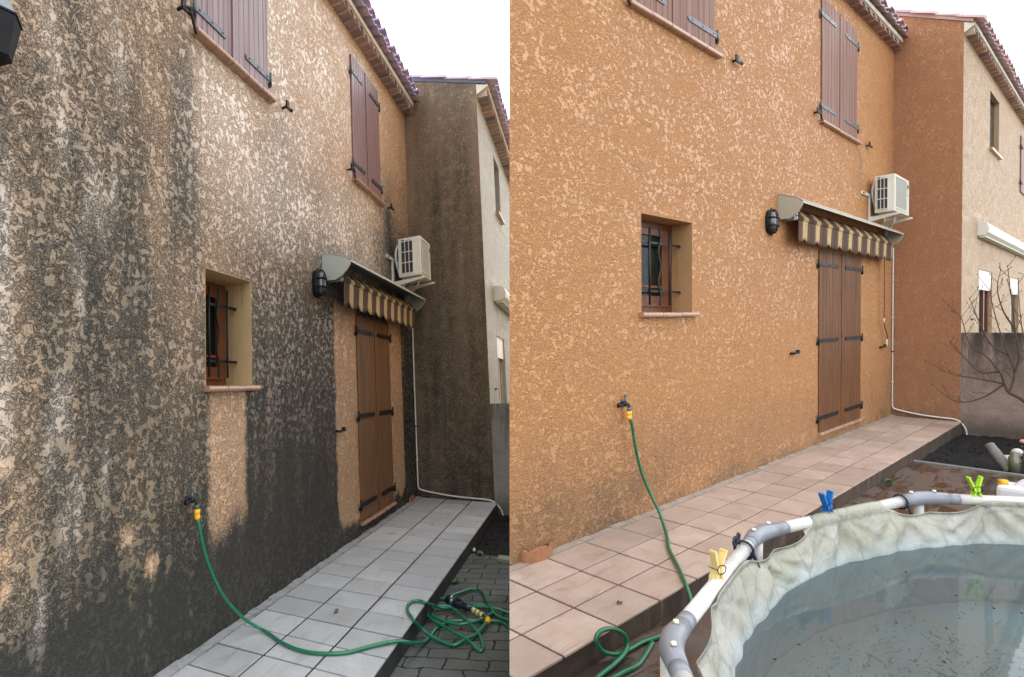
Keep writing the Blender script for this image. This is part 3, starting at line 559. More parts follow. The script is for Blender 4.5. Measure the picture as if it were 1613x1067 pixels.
# ------------------------------------------------------------------ neighbouring house that steps forward
OW=1.099; NX=13.5
def neighbour(fr,k):
    A=k=='A'
    H=thing(fr,'neighbour_house',(CX+2,OW,0),dict(A='neighbouring house with soot-black gable end and whitish side wall',B='neighbouring house with clean terracotta gable end and cream side wall')[k],'house')
    zr=lambda o: 5.46+(1.2-o)*.345
    # gable wall grid with dirt
    os_=np.linspace(-3.0,OW,104); b=MB(fr); vs=[];at=[]; nz=110
    for o in os_:
        for j in range(nz):
            z=-.35+(zr(o)-.02+.35)*j/(nz-1); vs.append((CX,o,z))
            if A:
                s=.54-.20*sm(z,4.0,5.3)+.10*float(1-sm(np.array(z),.6,2.6))+.30*(vnoise(np.array(o*9+2),np.array(z*.7),5)-.5)+.22*(vnoise(np.array(o*22),np.array(z*1.6),12)-.5)
                s-=.75*float(1-sm(np.array(o+ .05*float(vnoise(np.array(z*9.),np.array(1.5),1))),.06,.20))*float(sm(np.array(z),3.6,4.5))
                s-=.35*float(sm(np.array(o),.96,1.09))*float(sm(np.array(z),3.2,4.6))
                s+=.14*float(1-sm(np.array(z),.1,.8)); at.append((float(np.clip(s,0,1)),0,0,1))
            else:
                s=.03+.20*float(1-sm(np.array(z),.0,.25))+.14*float(1-sm(np.array(z),.2,2.6)); at.append((s,0,0,1))
    fs=[(i*nz+j,(i+1)*nz+j,(i+1)*nz+j+1,i*nz+j+1) for i in range(len(os_)-1) for j in range(nz-1)]
    b.add(vs,fs,True); b.build('gable_wall',M['gable'+k],H,attr=at,solid=False)
    b=MB(fr)  # side wall with openings cut by building it from blocks
    d0=OW-.11
    def blk(x0,x1,z0,z1): b.box(x0,x1,d0,OW,z0,z1)
    wz0,wz1,wx0,wx1=4.14,5.05,7.87,8.50; dx0,dx1,dz1=7.30,8.14,2.17; w2=(10.3,11.2)
    blk(CX+.003,dx0,-.35,5.33); blk(dx0,dx1,dz1,5.33) if False else None
    blk(dx0,wx0,dz1,5.33); blk(wx0,dx1,dz1,wz0); blk(wx0,wx1,wz1,5.33); blk(dx1,wx1,-.35,wz0); blk(wx1,9.55,-.35,5.33); blk(9.55,10.35,dz1,5.33); blk(10.35,w2[0],-.35,5.33) if w2[0]>10.35 else None
    blk(10.35,w2[1],-.35,3.9); blk(10.35,w2[1],5.0,5.33) ; blk(w2[1],NX,-.35,5.33)
    b.build('side_wall',M['neigh'+k],H,weld=False)
    b=MB(fr); b.box(CX+.01,NX,-3,d0-.01,-.35,5.3); b.build('unseen_rear',M['dark' if A else 'neighB'],H)  # unseen block, pale on the orange side to bounce light
    MB(fr).box(CX+.3,NX-.1,d0-.008,d0-.004,0,5.1).build('dark_rooms',M['dark'],H)
    # upper slit window
    q=MB(fr); q.box(wx0,wx1,d0-.005,d0+.02,wz0,wz1); q.build('window',M['glass'],H)
    q=MB(fr); q.box(wx0-.03,wx1+.05,OW-.1,OW+.06,wz0-.035,wz0); q.build('window_sill',M['sill'],H)
    # lower door-window with roller box
    q=MB(fr); q.box(dx0,dx0+.07,d0,d0+.05,-.3,dz1).box(dx1-.07,dx1,d0,d0+.05,-.3,dz1).box(dx0+.5,dx0+.56,d0,d0+.05,-.3,1.9); D_=q.build('door',M['winwood' if not A else 'white'],H)
    MB(fr).box(dx0+.07,dx1-.07,d0+.004,d0+.012,-.3,1.9).build('pane',M['glass'],D_)
    MB(fr).box(dx0,dx0+.3,d0+.014,d0+.02,-.3,1.88).build('curtain',M['curtain'],D_)
    MB(fr).box(dx0,dx1,d0,OW-.02,1.86,dz1).build('roller_box',M['white'],H,bev=.004)
    q=MB(fr); q.box(9.55,10.35,d0,d0+.03,-.3,dz1); q.build('door',M['glass'],H)
    MB(fr).box(9.55,10.35,d0+.03,OW-.02,1.86,dz1).build('roller_box',M['white'],H)
    s_=MB(fr).box(10.3,10.75,OW-.05,OW+.03,3.9,5.0).build('shutter',M['shutUp'+k],H); MB(fr).box(10.76,11.2,OW-.05,OW+.03,3.9,5.0).build('shutter',M['shutUp'+k],H)
    for z_ in (4.75,4.05): MB(fr).box(10.22,10.4,OW+.03,OW+.05,z_,z_+.05).build('strap_hinge',M['iron'],s_)
    MB(fr).box(6.86,7.0,OW,OW+.03,1.40,1.42).build('wall_bracket',M['iron'],H)
    genoise(fr,k,H,CX+.02,NX,OW,5.35,False)
    roof(fr,k,H,CX+.02,NX,OW,5.40,4.2,clip=False)
    # verge along the gable: mortar line with tile ends, ragged
    q=MB(fr); r=random.Random(5)
    q.add([(CX-.012,-3,zr(-3)-.022),(CX-.012,1.24,zr(1.24)-.022),(CX+.05,1.24,zr(1.24)-.022),(CX+.05,-3,zr(-3)-.022),(CX-.012,-3,zr(-3)+.03),(CX-.012,1.24,zr(1.24)+.03),(CX+.05,1.24,zr(1.24)+.03),(CX+.05,-3,zr(-3)+.03)],[(0,1,2,3),(4,5,6,7),(0,1,5,4),(1,2,6,5),(2,3,7,6),(3,0,4,7)])
    q.build('verge_mortar',M['verge'+k],H,weld=False); q=MB(fr)
    q.add([(CX+.0,OW+.002,5.32),(CX+.0,OW+.155,5.39),(CX+.0,OW+.155,zr(1.25)-.035),(CX+.0,OW+.002,zr(OW)-.035),(CX+.02,OW+.002,5.32),(CX+.02,OW+.155,5.39),(CX+.02,OW+.155,zr(1.25)-.035),(CX+.02,OW+.002,zr(OW)-.035)],[(0,1,2,3),(4,5,6,7),(0,1,5,4),(1,2,6,5),(2,3,7,6),(3,0,4,7)])
    q.build('cornice_end',M['mortar'],H,weld=False)
    q=MB(fr); at=[]; o=1.40
    while o>-3:
        L=.40; zt=zr(o); dx=r.uniform(-.012,.012); nb=len(q.v)
        th=r.uniform(.028,.04)
        q.add([(CX-.035+dx,o,zt+.035),(CX+.16,o,zt+.05),(CX+.16,o-L,zr(o-L)+.035),(CX-.03+dx,o-L,zr(o-L)+.02),(CX-.035+dx,o,zt+.035+th),(CX+.16,o,zt+.09),(CX+.16,o-L,zr(o-L)+.08),(CX-.03+dx,o-L,zr(o-L)+.02+th*.6)],[(0,1,2,3),(4,5,6,7),(0,1,5,4),(1,2,6,5),(2,3,7,6),(3,0,4,7)])
        at+=[(r.random(),0,0,1)]*(len(q.v)-nb); o-=L-.04
    q.build('verge_tiles',M['roof'+k],H,weld=False,attr=at)
    # awning cassette on the neighbour wall
    T=thing(fr,'awning_cassette',(7.2,OW,2.66),dict(A='white closed awning box on the whitish neighbouring side wall',B='white closed awning box on the cream neighbouring side wall')[k],'awning')
    pr=[(OW,2.655),(OW+.10,2.66),(OW+.17,2.70),(OW+.185,2.76),(OW+.15,2.84),(OW+.08,2.87),(OW,2.875)]
    MB(fr).prism(pr,7.19,11.4,0).build('casing',M['white'],T)
    MB(fr).box(7.2,11.38,OW+.02,OW+.13,2.63,2.653).build('front_bar',M['curtain'],T)
    return H
neighbour(FA,'A'); neighbour(FB,'B')

# ------------------------------------------------------------------ boundary wall
for fr,k,l in ((FA,'A','grey weathered boundary wall below the whitish side wall'),(FB,'B','purplish weathered boundary wall behind the bare shrub')):
    b=MB(fr); n=24; e=5.2 if k=='B' else 3.6
    for i in range(n):
        o0=OW+.002+(e-OW)*i/n; o1=OW+.002+(e-OW)*(i+1)/n
        b.box(CX+.01,CX+.19,o0,o1,-.4,1.225)
    ob=b.build('boundary_wall',M['bwall'+k],None,org=(CX,OW,0),clip=False); tag(ob,l,'wall')

# ------------------------------------------------------------------ tiled path (structure)
def path(fr,k):
    XL=-2.4 if k=='A' else .1; ow=1.139; e=.004
    R_=MB(fr); R_.box(XL,CX-.004,.003,ow-.012,-.5,-.008); P=tag(R_.build('path',M['grout'+k],None,org=(0,0,0),clip=True),kind='structure')
    R_=MB(fr); R_.box(XL,CX-.004,ow-.011,ow-.003,-.5,-.006); tag(R_.build('path_edge',M['riser'+k],None,org=(0,0,0),clip=True),kind='structure')
    q=MB(fr); xs=np.arange(XL,CX,.09)
    for a in xs:   # crumbly mortar fillet along the wall foot
        h=random.uniform(.003,.016); w_=.068+random.uniform(-.005,.006); q.add([(a,0,-.01),(a+.09,0,-.01),(a+.09,w_,-.01),(a,w_,-.01),(a,0.002,h),(a+.09,0.002,h),(a+.09,w_*.95,.003),(a,w_*.95,.003)],[(0,1,2,3),(4,5,6,7),(0,1,5,4),(1,2,6,5),(2,3,7,6),(3,0,4,7)])
    tag(q.build('mortar_edge',M['band'+k],None,org=(0,0,0),clip=True,weld=False),kind='structure')
    q=MB(fr); at=[]; r=random.Random(21)
    xj=2.221-.2755*20; rows=[(.078,.427),(.443,.782),(.798,ow)]
    while xj<CX:
        for a,b in rows:
            x0,x1=max(xj+(.0072 if k=='A' else .0055),XL),min(xj+(.2683 if k=='A' else .2700),CX-.006)
            if x1-x0>.02:
                t_=r.uniform(-.0015,.0015); nb=len(q.v); z=0; c_=.003
                lo=[(x0,a),(x1,a),(x1,b),(x0,b)]; hi=[(x0+c_,a+c_),(x1-c_,a+c_),(x1-c_,b-c_),(x0+c_,b-c_)]
                q.add([(u,v,-.012) for u,v in lo]+[(u,v,z-c_+t_) for u,v in lo]+[(u,v,z+t_+(r.uniform(-.0008,.0008))) for u,v in hi],[(0,1,2,3),(0,1,5,4),(1,2,6,5),(2,3,7,6),(3,0,4,7),(4,5,9,8),(5,6,10,9),(6,7,11,10),(7,4,8,11),(8,9,10,11)])
                dk=float(x0>5.7)*.5*r.random(); at+=[(r.random(),dk,0,1)]*(len(q.v)-nb)
        xj+=.2755
    tag(q.build('path_tiles',M['tile'+k],None,org=(0,0,0),clip=True,weld=False,attr=at),kind='structure')
path(FA,'A'); path(FB,'B')

# ------------------------------------------------------------------ grounds
def sheet(fr,name,mat,x0,x1,o0,o1,z,n=(2,2),amp=0,clip=True,th=.3,seed=0):
    q=MB(fr); X,O=np.meshgrid(np.linspace(x0,x1,n[0]),np.linspace(o0,o1,n[1]),indexing='ij')
    Z=z+amp*(.6*vnoise(X*3,O*3,seed)+.4*vnoise(X*11,O*11,seed+1)+.25*vnoise(X*31,O*31,seed+2)-.6)
    vs=list(zip(X.ravel(),O.ravel(),Z.ravel())); fs=[(i*n[1]+j,(i+1)*n[1]+j,(i+1)*n[1]+j+1,i*n[1]+j+1) for i in range(n[0]-1) for j in range(n[1]-1)]
    q.add(vs,fs,amp>0)
    return tag(q.build(name,mat,None,org=(0,0,0),clip='open' if clip else False,solid=False),kind='structure')
sheet(FA,'yard',M['pavers'],-3.2,4.50,1.12,7,-.125,(2,2))
sheet(FA,'soil',M['soil'],4.46,6.38,1.12,4.5,-.155,(120,140),.05,seed=4)
sheet(FB,'yard',M['yard'],-3,4.53,1.1,9,-.125,(2,2))
sheet(FB,'soil',M['soil'],4.50,6.38,1.1,6.5,-.165,(160,200),.06,seed=9)
g=MB(FA); g.box(4.33,4.46,1.42,1.9,-.2,-.095); tag(g.build('kerb_stone',simple('mossy_kerb',(.22,.25,.19),.85,.2,0,.3,8,.005,40,(.09,.12,.06),.7),None,org=(4.4,1.6,-.2),clip=True,bev=.01),'mossy pale kerb stone edging the dark soil bed by the boundary wall','kerb stone')
g=MB(FB); g.box(4.49,4.535,1.14,6,-.3,-.11); tag(g.build('soil_edging',M['stone'],None,org=(4.5,1.2,-.2)),'thin grey concrete edging between wet yard and soil bed','edging')
# pebbles in the soil beds
for fr,nm,x0,x1,o0,o1,z,n,sd_ in ((FA,'soil_clods',4.6,6.3,1.2,1.8,-.155,260,1),(FB,'soil_clods',4.6,6.3,1.2,3.2,-.165,420,2)):
    q=MB(fr); r=random.Random(sd_)
    for i in range(n):
        s_=r.uniform(.006,.02); q.ball((r.uniform(x0,x1),r.uniform(o0,o1),z+r.uniform(-.01,.012)),(s_,s_*r.uniform(.7,1.2),s_*.7),3)
    tag(q.build(nm,M['soil'],None,org=(5.2,1.6,z),clip=True,weld=False),kind='stuff')
# the land around, one sheet to the horizon
me=bpy.data.meshes.new('ground'); S_=400; me.from_pydata([(-S_,-S_,-1.05),(S_,-S_,-1.05),(S_,S_,-1.05),(-S_,S_,-1.05)],[],[(0,1,2,3)]); me.materials.append(M['earth']); go=bpy.data.objects.new('ground',me); C.objects.link(go); tag(go,kind='structure')

# ------------------------------------------------------------------ wall lamp, awning, air conditioner, conduit, tap
def fixtures(fr,k):
    A=k=='A'
    h1=dict(A='on the soot-stained wall',B='on the clean orange wall')[k]
    T=thing(fr,'bulkhead_lamp',(3.27,0,2.3),'black oval caged bulkhead lamp '+h1+' left of the awning','lamp')
    cx,cz=3.275,2.413; hw,hh=.068,.118
    def oval(s_,o,n=32,e=2.6): return [(cx+hw*s_*np.sign(cos(t))*abs(cos(t))**(2/e),o,cz+hh*s_*np.sign(sin(t))*abs(sin(t))**(2/e)) for t in np.linspace(0,2*pi,n,endpoint=False)]
    def loft(rings,caps=True):
        q=MB(fr); n=len(rings[0]); vs=[p for r_ in rings for p in r_]; fs=[(i*n+a,i*n+(a+1)%n,(i+1)*n+(a+1)%n,(i+1)*n+a) for i in range(len(rings)-1) for a in range(n)]
        fs+=[tuple(range(n)),tuple((len(rings)-1)*n+a for a in range(n))]; q.add(vs,fs,True); return q
    loft([oval(1,0),oval(1.02,.02),oval(.98,.05),oval(.86,.055)]).build('lamp_base',M['rubber'],T)
    loft([oval(.84,.05),oval(.82,.07),oval(.70,.092),oval(.45,.104),oval(.1,.108)]).build('lamp_glass',M['lampglass'],T)
    q=MB(fr)
    for dz in (-.04,.035): q.tube(curve([(cx-hw*.93,.045,cz+dz),(cx-hw*.9,.085,cz+dz),(cx-.02,.115,cz+dz),(cx+.02,.115,cz+dz),(cx+hw*.9,.085,cz+dz),(cx+hw*.93,.045,cz+dz)],5),.0075,7)
    q.tube(curve([(cx,.045,cz-hh*.95),(cx,.085,cz-hh*.9),(cx,.115,cz-.05),(cx,.115,cz+.05),(cx,.085,cz+hh*.9),(cx,.045,cz+hh*.95)],5),.0075,7)
    for z in (cz-hh-.008,cz+hh+.004): q.ball((cx,.03,z),.014,5)
    q.build('lamp_cage',M['rubber'],T)
    # awning
    T=thing(fr,'door_awning',(4.7,0,2.46),'small awning with brown and cream striped valance above the shuttered door of the '+('stained house' if A else 'orange house'),'awning')
    pl=[(0,2.713),(.06,2.70),(.20,2.665),(.255,2.648),(.32,2.606),(.305,2.57),(.272,2.53),(.235,2.50),(.205,2.483),(.145,2.457),(0,2.463)]
    MB(fr).prism(pl,3.428,3.446,0).build('end_plate',M['awn'+k],T,bev=.002)
    MB(fr).prism(pl,6.05,6.07,0).build('end_plate',M['awn'+k],T,bev=.002)
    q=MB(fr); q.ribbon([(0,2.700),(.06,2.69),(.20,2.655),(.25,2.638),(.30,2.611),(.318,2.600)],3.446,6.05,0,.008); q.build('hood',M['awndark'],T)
    q=MB(fr); q.box(3.43,6.066,.312,.322,2.598,2.616); q.ribbon([(0,2.716),(.06,2.705),(.20,2.67),(.25,2.653),(.32,2.615)],3.43,6.066,0,.006); q.build('hood_trim',M['awn'+k],T)
    xa,xb=3.54,5.96; 
    q=MB(fr); q.tube([(xa,.172,2.478),(xb,.172,2.470)],.031,16); tb=q.build('front_bar',M['cloth'+k],T)
    q=MB(fr); q.tube([(xa-.012,.165,2.478),(xa+.002,.165,2.478)],.021,14); q.build('bar_cap',M['white'],T)
    q=MB(fr); q.box(xa-.10,xa-.01,.03,.19,2.50,2.56).box(xa-.055,xa-.03,.03,.175,2.45,2.52); q.build('awning_arm',M['awndark'],T)
    q=MB(fr); q.ribbon([(.178,2.500),(.15,2.535),(.11,2.572),(.06,2.60)],xa+.01,xb-.01,0,.003,True); q.build('canopy',M['cloth'+k],T)
    q=MB(fr); n=200; P=.2545; vs=[]; fs=[]
    for i in range(n+1):
        x=xa+.004+(xb-xa-.008)*i/n; ph=((x-4.7-.12)/P)%1; arc=abs(ph-.5)*2; wv_=.006*sin(x*2*pi/P+1.2)+.003*sin(x*31)
        zb=2.228+.046*math.exp(-(arc/.42)**2)+(.012 if False else 0)
        for j,(f_) in enumerate(np.linspace(0,1,7)): z=2.468+(zb-2.468)*f_; vs.append((x,.184+wv_*f_-.008*f_,z))
    for i in range(n):
        for j in range(6): fs.append((i*7+j,(i+1)*7+j,(i+1)*7+j+1,i*7+j+1))
    q.add(vs,fs,True); va=q.build('valance',M['cloth'+k],T,solid=False)
    md=va.modifiers.new('thickness','SOLIDIFY'); md.thickness=.003
    # crank rod
    if not A:
        q=MB(fr); q.tube([(5.90,.09,2.44),(5.902,.085,1.40)],.007,8).tube(curve([(5.902,.085,1.40),(5.93,.08,1.33),(6.03,.07,1.22),(6.05,.07,1.16),(6.05,.06,1.02)],5),.008,8); cr=q.build('crank_rod',M['bark'],T)
        MB(fr).tube([(5.902,.085,1.44),(5.902,.085,1.38)],.012,8).tube([(6.05,.065,1.14),(6.05,.06,1.03)],.012,8).build('crank_grip',M['white'],cr)
    # air conditioner
    T=thing(fr,'air_conditioner',(5.75,.27,2.8),'beige outdoor air conditioner on wall brackets '+h1+' above the awning','air conditioner')
    x0,x1,o0,o1,z0,z1=5.50,6.00,.115,.43,2.835,3.318
    MB(fr).box(x0,x1,o0,o1,z0,z1).build('casing',M['ac'],T,bev=.012)
    gz0,gz1=z0+.04,z1-.045; ga,gb=o0+.045,o1-.105
    MB(fr).box(x0-.004,x0+.002,ga,gb,gz0,gz1).build('side_vent',M['acdark'],T)
    q=MB(fr)
    for i in range(4): o=ga+(gb-ga)*i/3; q.box(x0-.012,x0-.002,o-.0045,o+.0045,gz0,gz1)
    for i in range(4): z=gz0+(gz1-gz0)*i/3; q.box(x0-.013,x0-.003,ga,gb,z-.0045,z+.0045)
    q.build('vent_guard',M['ac'],T)
    if True:
        MB(fr).box(x0-.007,x0-.0045,ga+.004,ga+.048,z1-.050,z1-.022).build('maker_mark',M['acdark'],T)
        MB(fr).box(x0-.0025,x0-.0008,ga+.06,ga+.125,z1-.040,z1-.033).build('maker_lettering',M['acdark'],T)
    MB(fr).box(x0+.03,x1-.12,o1-.002,o1+.003,z0+.05,z1-.04).build('front_vent',M['acfront'],T)
    q=MB(fr)
    for i in range(11): x=x0+.04+(x1-.13-x0-.04)*i/10; q.box(x-.0034,x+.0034,o1+.003,o1+.010,z0+.05,z1-.04)
    q.box(x0+.02,x1-.11,o1,o1+.012,z0+.035,z0+.05).box(x0+.02,x1-.11,o1,o1+.012,z1-.04,z1-.03).box(x1-.12,x1-.11,o1,o1+.012,z0+.05,z1-.04); q.build('front_guard',M['ac'],T)
    MB(fr).box(x1-.085,x1-.03,o1,o1+.004,z1-.12,z1-.07).box(x1-.085,x1-.03,o1,o1+.004,z1-.21,z1-.205).build('rating_label',M['acfront'],T)
    q=MB(fr)
    for x in (5.555,6.02):
        q.box(x-.018,x+.018,.0,.028,2.73,3.09)
        q.prism([(.028,2.735),(.028,2.80),(.47,2.822),(.47,2.80)],x-.017,x+.017,0)
    q.box(5.31,6.10,.001,.022,3.070,3.108)
    q.build('bracket',M['ac'],T,weld=False)
    MB(fr).tube([(5.345,.02,3.09),(5.345,.026,3.09)],.014,8).tube([(5.39,.02,3.09),(5.39,.026,3.09)],.014,8).tube([(5.555,.028,2.77),(5.555,.034,2.77)],.01,8).build('fixing_bolt',M['iron'],T)
    q=MB(fr); q.tube(curve([(5.62,.10,2.86),(5.555,.075,3.00),(5.53,.07,3.12),(5.54,.085,3.22),(5.58,.115,3.265)],7),.017,10); q.build('refrigerant_pipe',M['acpipe'],T)
    q=MB(fr); q.tube(curve([(5.80,.30,2.835),(5.80,.27,2.74),(5.93,.10,2.66),(5.97,.05,2.52)],6),.011,8).tube(curve([(5.86,.30,2.835),(5.90,.24,2.76),(6.0,.09,2.66),(6.04,.04,2.5)],6),.010,8); q.build('drain_tube',M['acpipe'],T)
    # condensate conduit
    pts=[(CX-.03,.022,2.47),(CX-.03,.020,1.6),(CX-.03,.022,.16),(CX-.025,.035,.115),(CX-.02,.07,.10),(CX-.02,.145,.085),(CX-.02,.453,.048),(CX-.02,.767,.032),(CX-.02,.98,.026),(CX-.02,1.08,.008),(CX-.02,1.15,-.045),(CX-.02,1.19,-.10),(CX-.02,1.21,-.18)]
    q=MB(fr); q.tube([pts[0],pts[1],pts[2]]+curve(pts[2:],6)[1:],.0115,8)
    T=q.build('drain_conduit',M['white'],None,org=(CX-.03,.02,0)); tag(T,'white drain conduit down the corner of the '+('black-stained gable' if A else 'terracotta gable')+', ending in the soil','pipe')
    for z in (2.0,1.45,.95,.5):
        MB(fr).box(CX-.05,CX-.004,.006,.036,z-.008,z+.008).build('conduit_clip',M['iron' if z==.95 else 'white'],T)
    # tap with coupling
    T=thing(fr,'garden_tap',(1.48,0,.85),'small dark garden tap '+h1+' feeding the green hose','tap')
    q=MB(fr); q.tube([(1.475,0,.862),(1.475,.012,.862)],.022,12).tube(curve([(1.475,.0,.862),(1.478,.045,.862),(1.482,.065,.855),(1.484,.07,.825)],6),.0115,10).ball((1.476,.038,.862),.018,6); q.build('tap_body',M['iron'],T)
    MB(fr).tube([(1.476,.038,.875),(1.476,.038,.905)],.008,8).box(1.468,1.484,.034,.042,.905,.93).build('tap_valve',M['teal'],T)
    q=MB(fr); q.tube([(1.47,.04,.862),(1.43,.05,.858),(1.405,.052,.862)],[.008,.009,.018],8); q.build('tap_handle',M['iron'],T)
    MB(fr).tube([(1.484,.07,.838),(1.484,.07,.812)],.0155,12).build('tap_spout',M['teal'],T)
    q=MB(fr); q.tube([(1.485,.071,.812),(1.485,.071,.785),(1.4855,.0712,.782)],[.0195,.0195,.015],14).tube([(1.4857,.0715,.781),(1.486,.072,.760),(1.4865,.0725,.752)],[.0185,.0185,.012],14); q.build('hose_coupling',M['yellow'],T)
fixtures(FA,'A'); fixtures(FB,'B')

# ------------------------------------------------------------------ hoses
def HZ(l,z): return [(x,o,z) for x,o in l]
zg=-.113
hA=[(1.4865,.0725,.755),(1.491,.078,.728),(1.512,.085,.635),(1.542,.095,.529),(1.584,.11,.422),(1.641,.14,.30),(1.733,.155,.19),(1.83,.20,.085),(1.90,.255,.025)]+HZ([(1.875,.36),(1.83,.452),(1.79,.60),(1.801,.747),(1.88,.904),(2.03,1.03)],.013)+[(2.14,1.145,.013),(2.202,1.196,-.01),(2.326,1.208,-.06),(2.44,1.221,-.10)]+HZ([(2.56,1.232),(2.70,1.243),(2.83,1.30),(2.90,1.393),(2.95,1.52)],zg)+HZ([(2.984,1.63),(2.93,1.70),(2.84,1.72)],zg)
coil=[(2.90,1.565,.028),(2.80,1.545,.015),(2.689,1.515,.01),(2.58,1.46,.01),(2.513,1.404,.0),(2.53,1.31,.0),(2.545,1.234,.015),(2.561,1.187,.03),(2.534,1.157,.07),(2.475,1.150,.113),(2.49,1.129,.127),(2.547,1.086,.1275),(2.622,1.053,.1275),(2.69,1.041,.1275),(2.743,1.054,.1275),(2.774,1.091,.1275),(2.77,1.132,.1275),(2.795,1.152,.112),(2.907,1.168,.063),(2.991,1.204,.02),(3.02,1.25,.022),(3.00,1.30,.022),(2.85,1.43,.02),(2.72,1.53,.012),(2.60,1.58,0),(2.525,1.59,0),(2.515,1.56,0),(2.57,1.50,.015),(2.66,1.36,.018),(2.75,1.22,.02),(2.88,1.10,.02),(3.02,1.06,.02),(3.14,1.07,.02),(3.215,1.114,.0),(3.22,1.22,0),(3.173,1.333,.01),(3.18,1.43,.01),(3.20,1.52,.012),(3.16,1.575,.014),(3.05,1.56,.012),(2.90,1.505,.02),(2.81,1.42,.018),(2.789,1.341,.012),(2.82,1.22,.014),(2.905,1.118,.015),(2.98,1.13,.015),(3.05,1.20,.012),(3.10,1.31,.012),(3.13,1.43,.015),(3.15,1.56,.02),(3.166,1.69,.0),(3.2,1.76,0)]
coil=[(x,o,zg+z) for x,o,z in coil]
loop=[(3.2,1.235,zg+.012),(3.253,1.228,zg+.02),(3.38,1.27,zg+.01),(3.49,1.33,zg+.005),(3.513,1.39,zg+.004),(3.451,1.438,zg+.006),(3.33,1.48,zg+.012),(3.21,1.513,zg+.03),(3.13,1.55,zg+.03),(3.06,1.60,zg+.01),(3.03,1.70,zg),(3.02,1.78,zg)]
TH=thing(FA,'garden_hose',(1.5,.1,0),'long green hose falling across the grey tiles and coiled on the mossy pavers','hose')
for nm,pp in (('hose_run',hA),('hose_coil',coil),('hose_loop',loop)):
    MB(FA).tube(curve(pp,9),.0104,10).build(nm,M['hose'],TH,clip=True)
MB(FA).ball((2.905,1.568,zg+.03),.022,7).tube([(2.90,1.565,zg+.028),(2.875,1.56,zg+.026)],[.018,.013],10).build('hose_coupling',M['yellow'],TH)
G=thing(FA,'spray_gun',(3.07,1.33,zg),'navy hose spray gun lying inside the green coil on the pavers','spray gun')
q=MB(FA); q.tube([(3.135,1.225,zg+.03),(3.10,1.262,zg+.03),(3.088,1.275,zg+.033)],[.034,.036,.026],12).tube(curve([(3.085,1.28,zg+.033),(3.06,1.34,zg+.035),(3.045,1.40,zg+.03),(3.04,1.43,zg+.028)],5),[.027]*5+[.022]*6+[.018]*5,12); q.build('gun_body',M['gunblue'],G)
MB(FA).tube(curve([(3.09,1.30,zg+.06),(3.06,1.35,zg+.07),(3.05,1.38,zg+.055)],4),.007,8).build('trigger',M['gunblue'],G)
MB(FA).tube([(3.105,1.258,zg+.068),(3.10,1.264,zg+.066)],.009,8).tube([(3.075,1.262,zg+.056),(3.07,1.268,zg+.054)],.009,8).build('gun_rivet',M['white'],G)
for a,m_ in ((0,'paley'),(.42,'paley'),(.84,'paley')):
    c=np.array([3.037,1.435,zg+.028]); d=np.array([-.05,.075,-.006]); MB(FA).tube([c+d*a,c+d*(a+.3)],.0195,12).build('gun_coupling',M[m_],G)
MB(FA).tube([(3.038,1.432,zg+.028),(2.975,1.52,zg+.024)],.014,10).tube([(2.985,1.505,zg+.024),(2.945,1.545,zg+.026),(2.92,1.56,zg+.028)],.008,8).build('gun_adapter',M['gunblue'],G)

FBs=lambda l:[(x,o,z) for x,o,z in l]
tapB=(1.486*SX,.0725*SO,.755)
hB=[tapB,(2.158,.054,.735),(2.172,.058,.69),(2.19,.07,.545),(2.223,.1,.361),(2.256,.15,.213),(2.238,.22,.119),(2.155,.31,.045),(2.02,.41,.016),(1.877,.50,.0135),(1.654,.681,.0135),(1.50,.80,.0135),(1.44,.86,-.02),(1.37,.93,-.095)]
hB2=[(1.37,.93,-.095),(1.22,.95,-.11),(1.08,.90,-.11),(.961,.872,-.108),(.87,.868,-.106),(.80,.866,-.102),(.737,.862,-.088),(.646,.860,-.043),(.594,.860,.023),(.623,.860,.055),(.707,.860,.041),(.80,.862,-.012),(.826,.872,-.065),(.78,.885,-.09),(.677,.895,-.10),(.534,.90,-.108),(.40,.93,-.112),(.2,1.0,-.112)]
hB3=[(1.0,.90,-.112),(.88,.935,-.112),(.767,.958,-.112),(.65,.945,-.112),(.52,.95,-.112),(.3,1.03,-.112)]
TH=thing(FM,'garden_hose',(2.1,.1,0),'green hose hanging to the pink tiles and looped beside the pool','hose')
MB(FM).tube(curve(hB,9),.0108,10).build('hose_run',M['hoseB'],TH); MB(FM).tube(curve(hB2,9),.0112,10).build('hose_loop',M['hoseB'],TH,clip=True); MB(FM).tube(curve(hB3,9),.0112,10).build('hose_tail',M['hoseB'],TH,clip=True)

# ------------------------------------------------------------------ carriage lamp at the left edge of the stained wall
T=thing(FA,'carriage_lamp',(.22,.1,2.75),'dark lantern with cobwebbed glass top at the far left of the stained wall','lamp')
c=np.array([.205,.105]); 
def frust(z0,z1,r0,r1,mat,name,sides=6,ph=.25):
    q=MB(FA); vs=[(c[0]+r*cos(2*pi*(i+ph)/sides),c[1]+r*sin(2*pi*(i+ph)/sides),z) for z,r in ((z0,r0),(z1,r1)) for i in range(sides)]
    q.add(vs,[tuple(range(sides)),tuple(range(sides,2*sides))]+[(i,(i+1)%sides,sides+(i+1)%sides,sides+i) for i in range(sides)]); return q.build(name,M[mat],T)
frust(2.80,2.955,.055,.088,'rubber','lamp_body'); frust(2.785,2.80,.035,.057,'rubber','lamp_base'); frust(2.957,2.965,.094,.094,'rubber','lamp_rim'); frust(2.965,3.03,.09,.045,'web','lamp_roof')
frust(2.82,2.94,.0565,.0825,'fly','lamp_glass',6,.25) if False else None
MB(FA).tube(curve([(c[0],c[1],3.03),(c[0]-.02,.09,3.09),(c[0]-.03,.03,3.10),(c[0]-.03,0,3.10)],6),.012,8).build('lamp_arm',M['iron'],T)

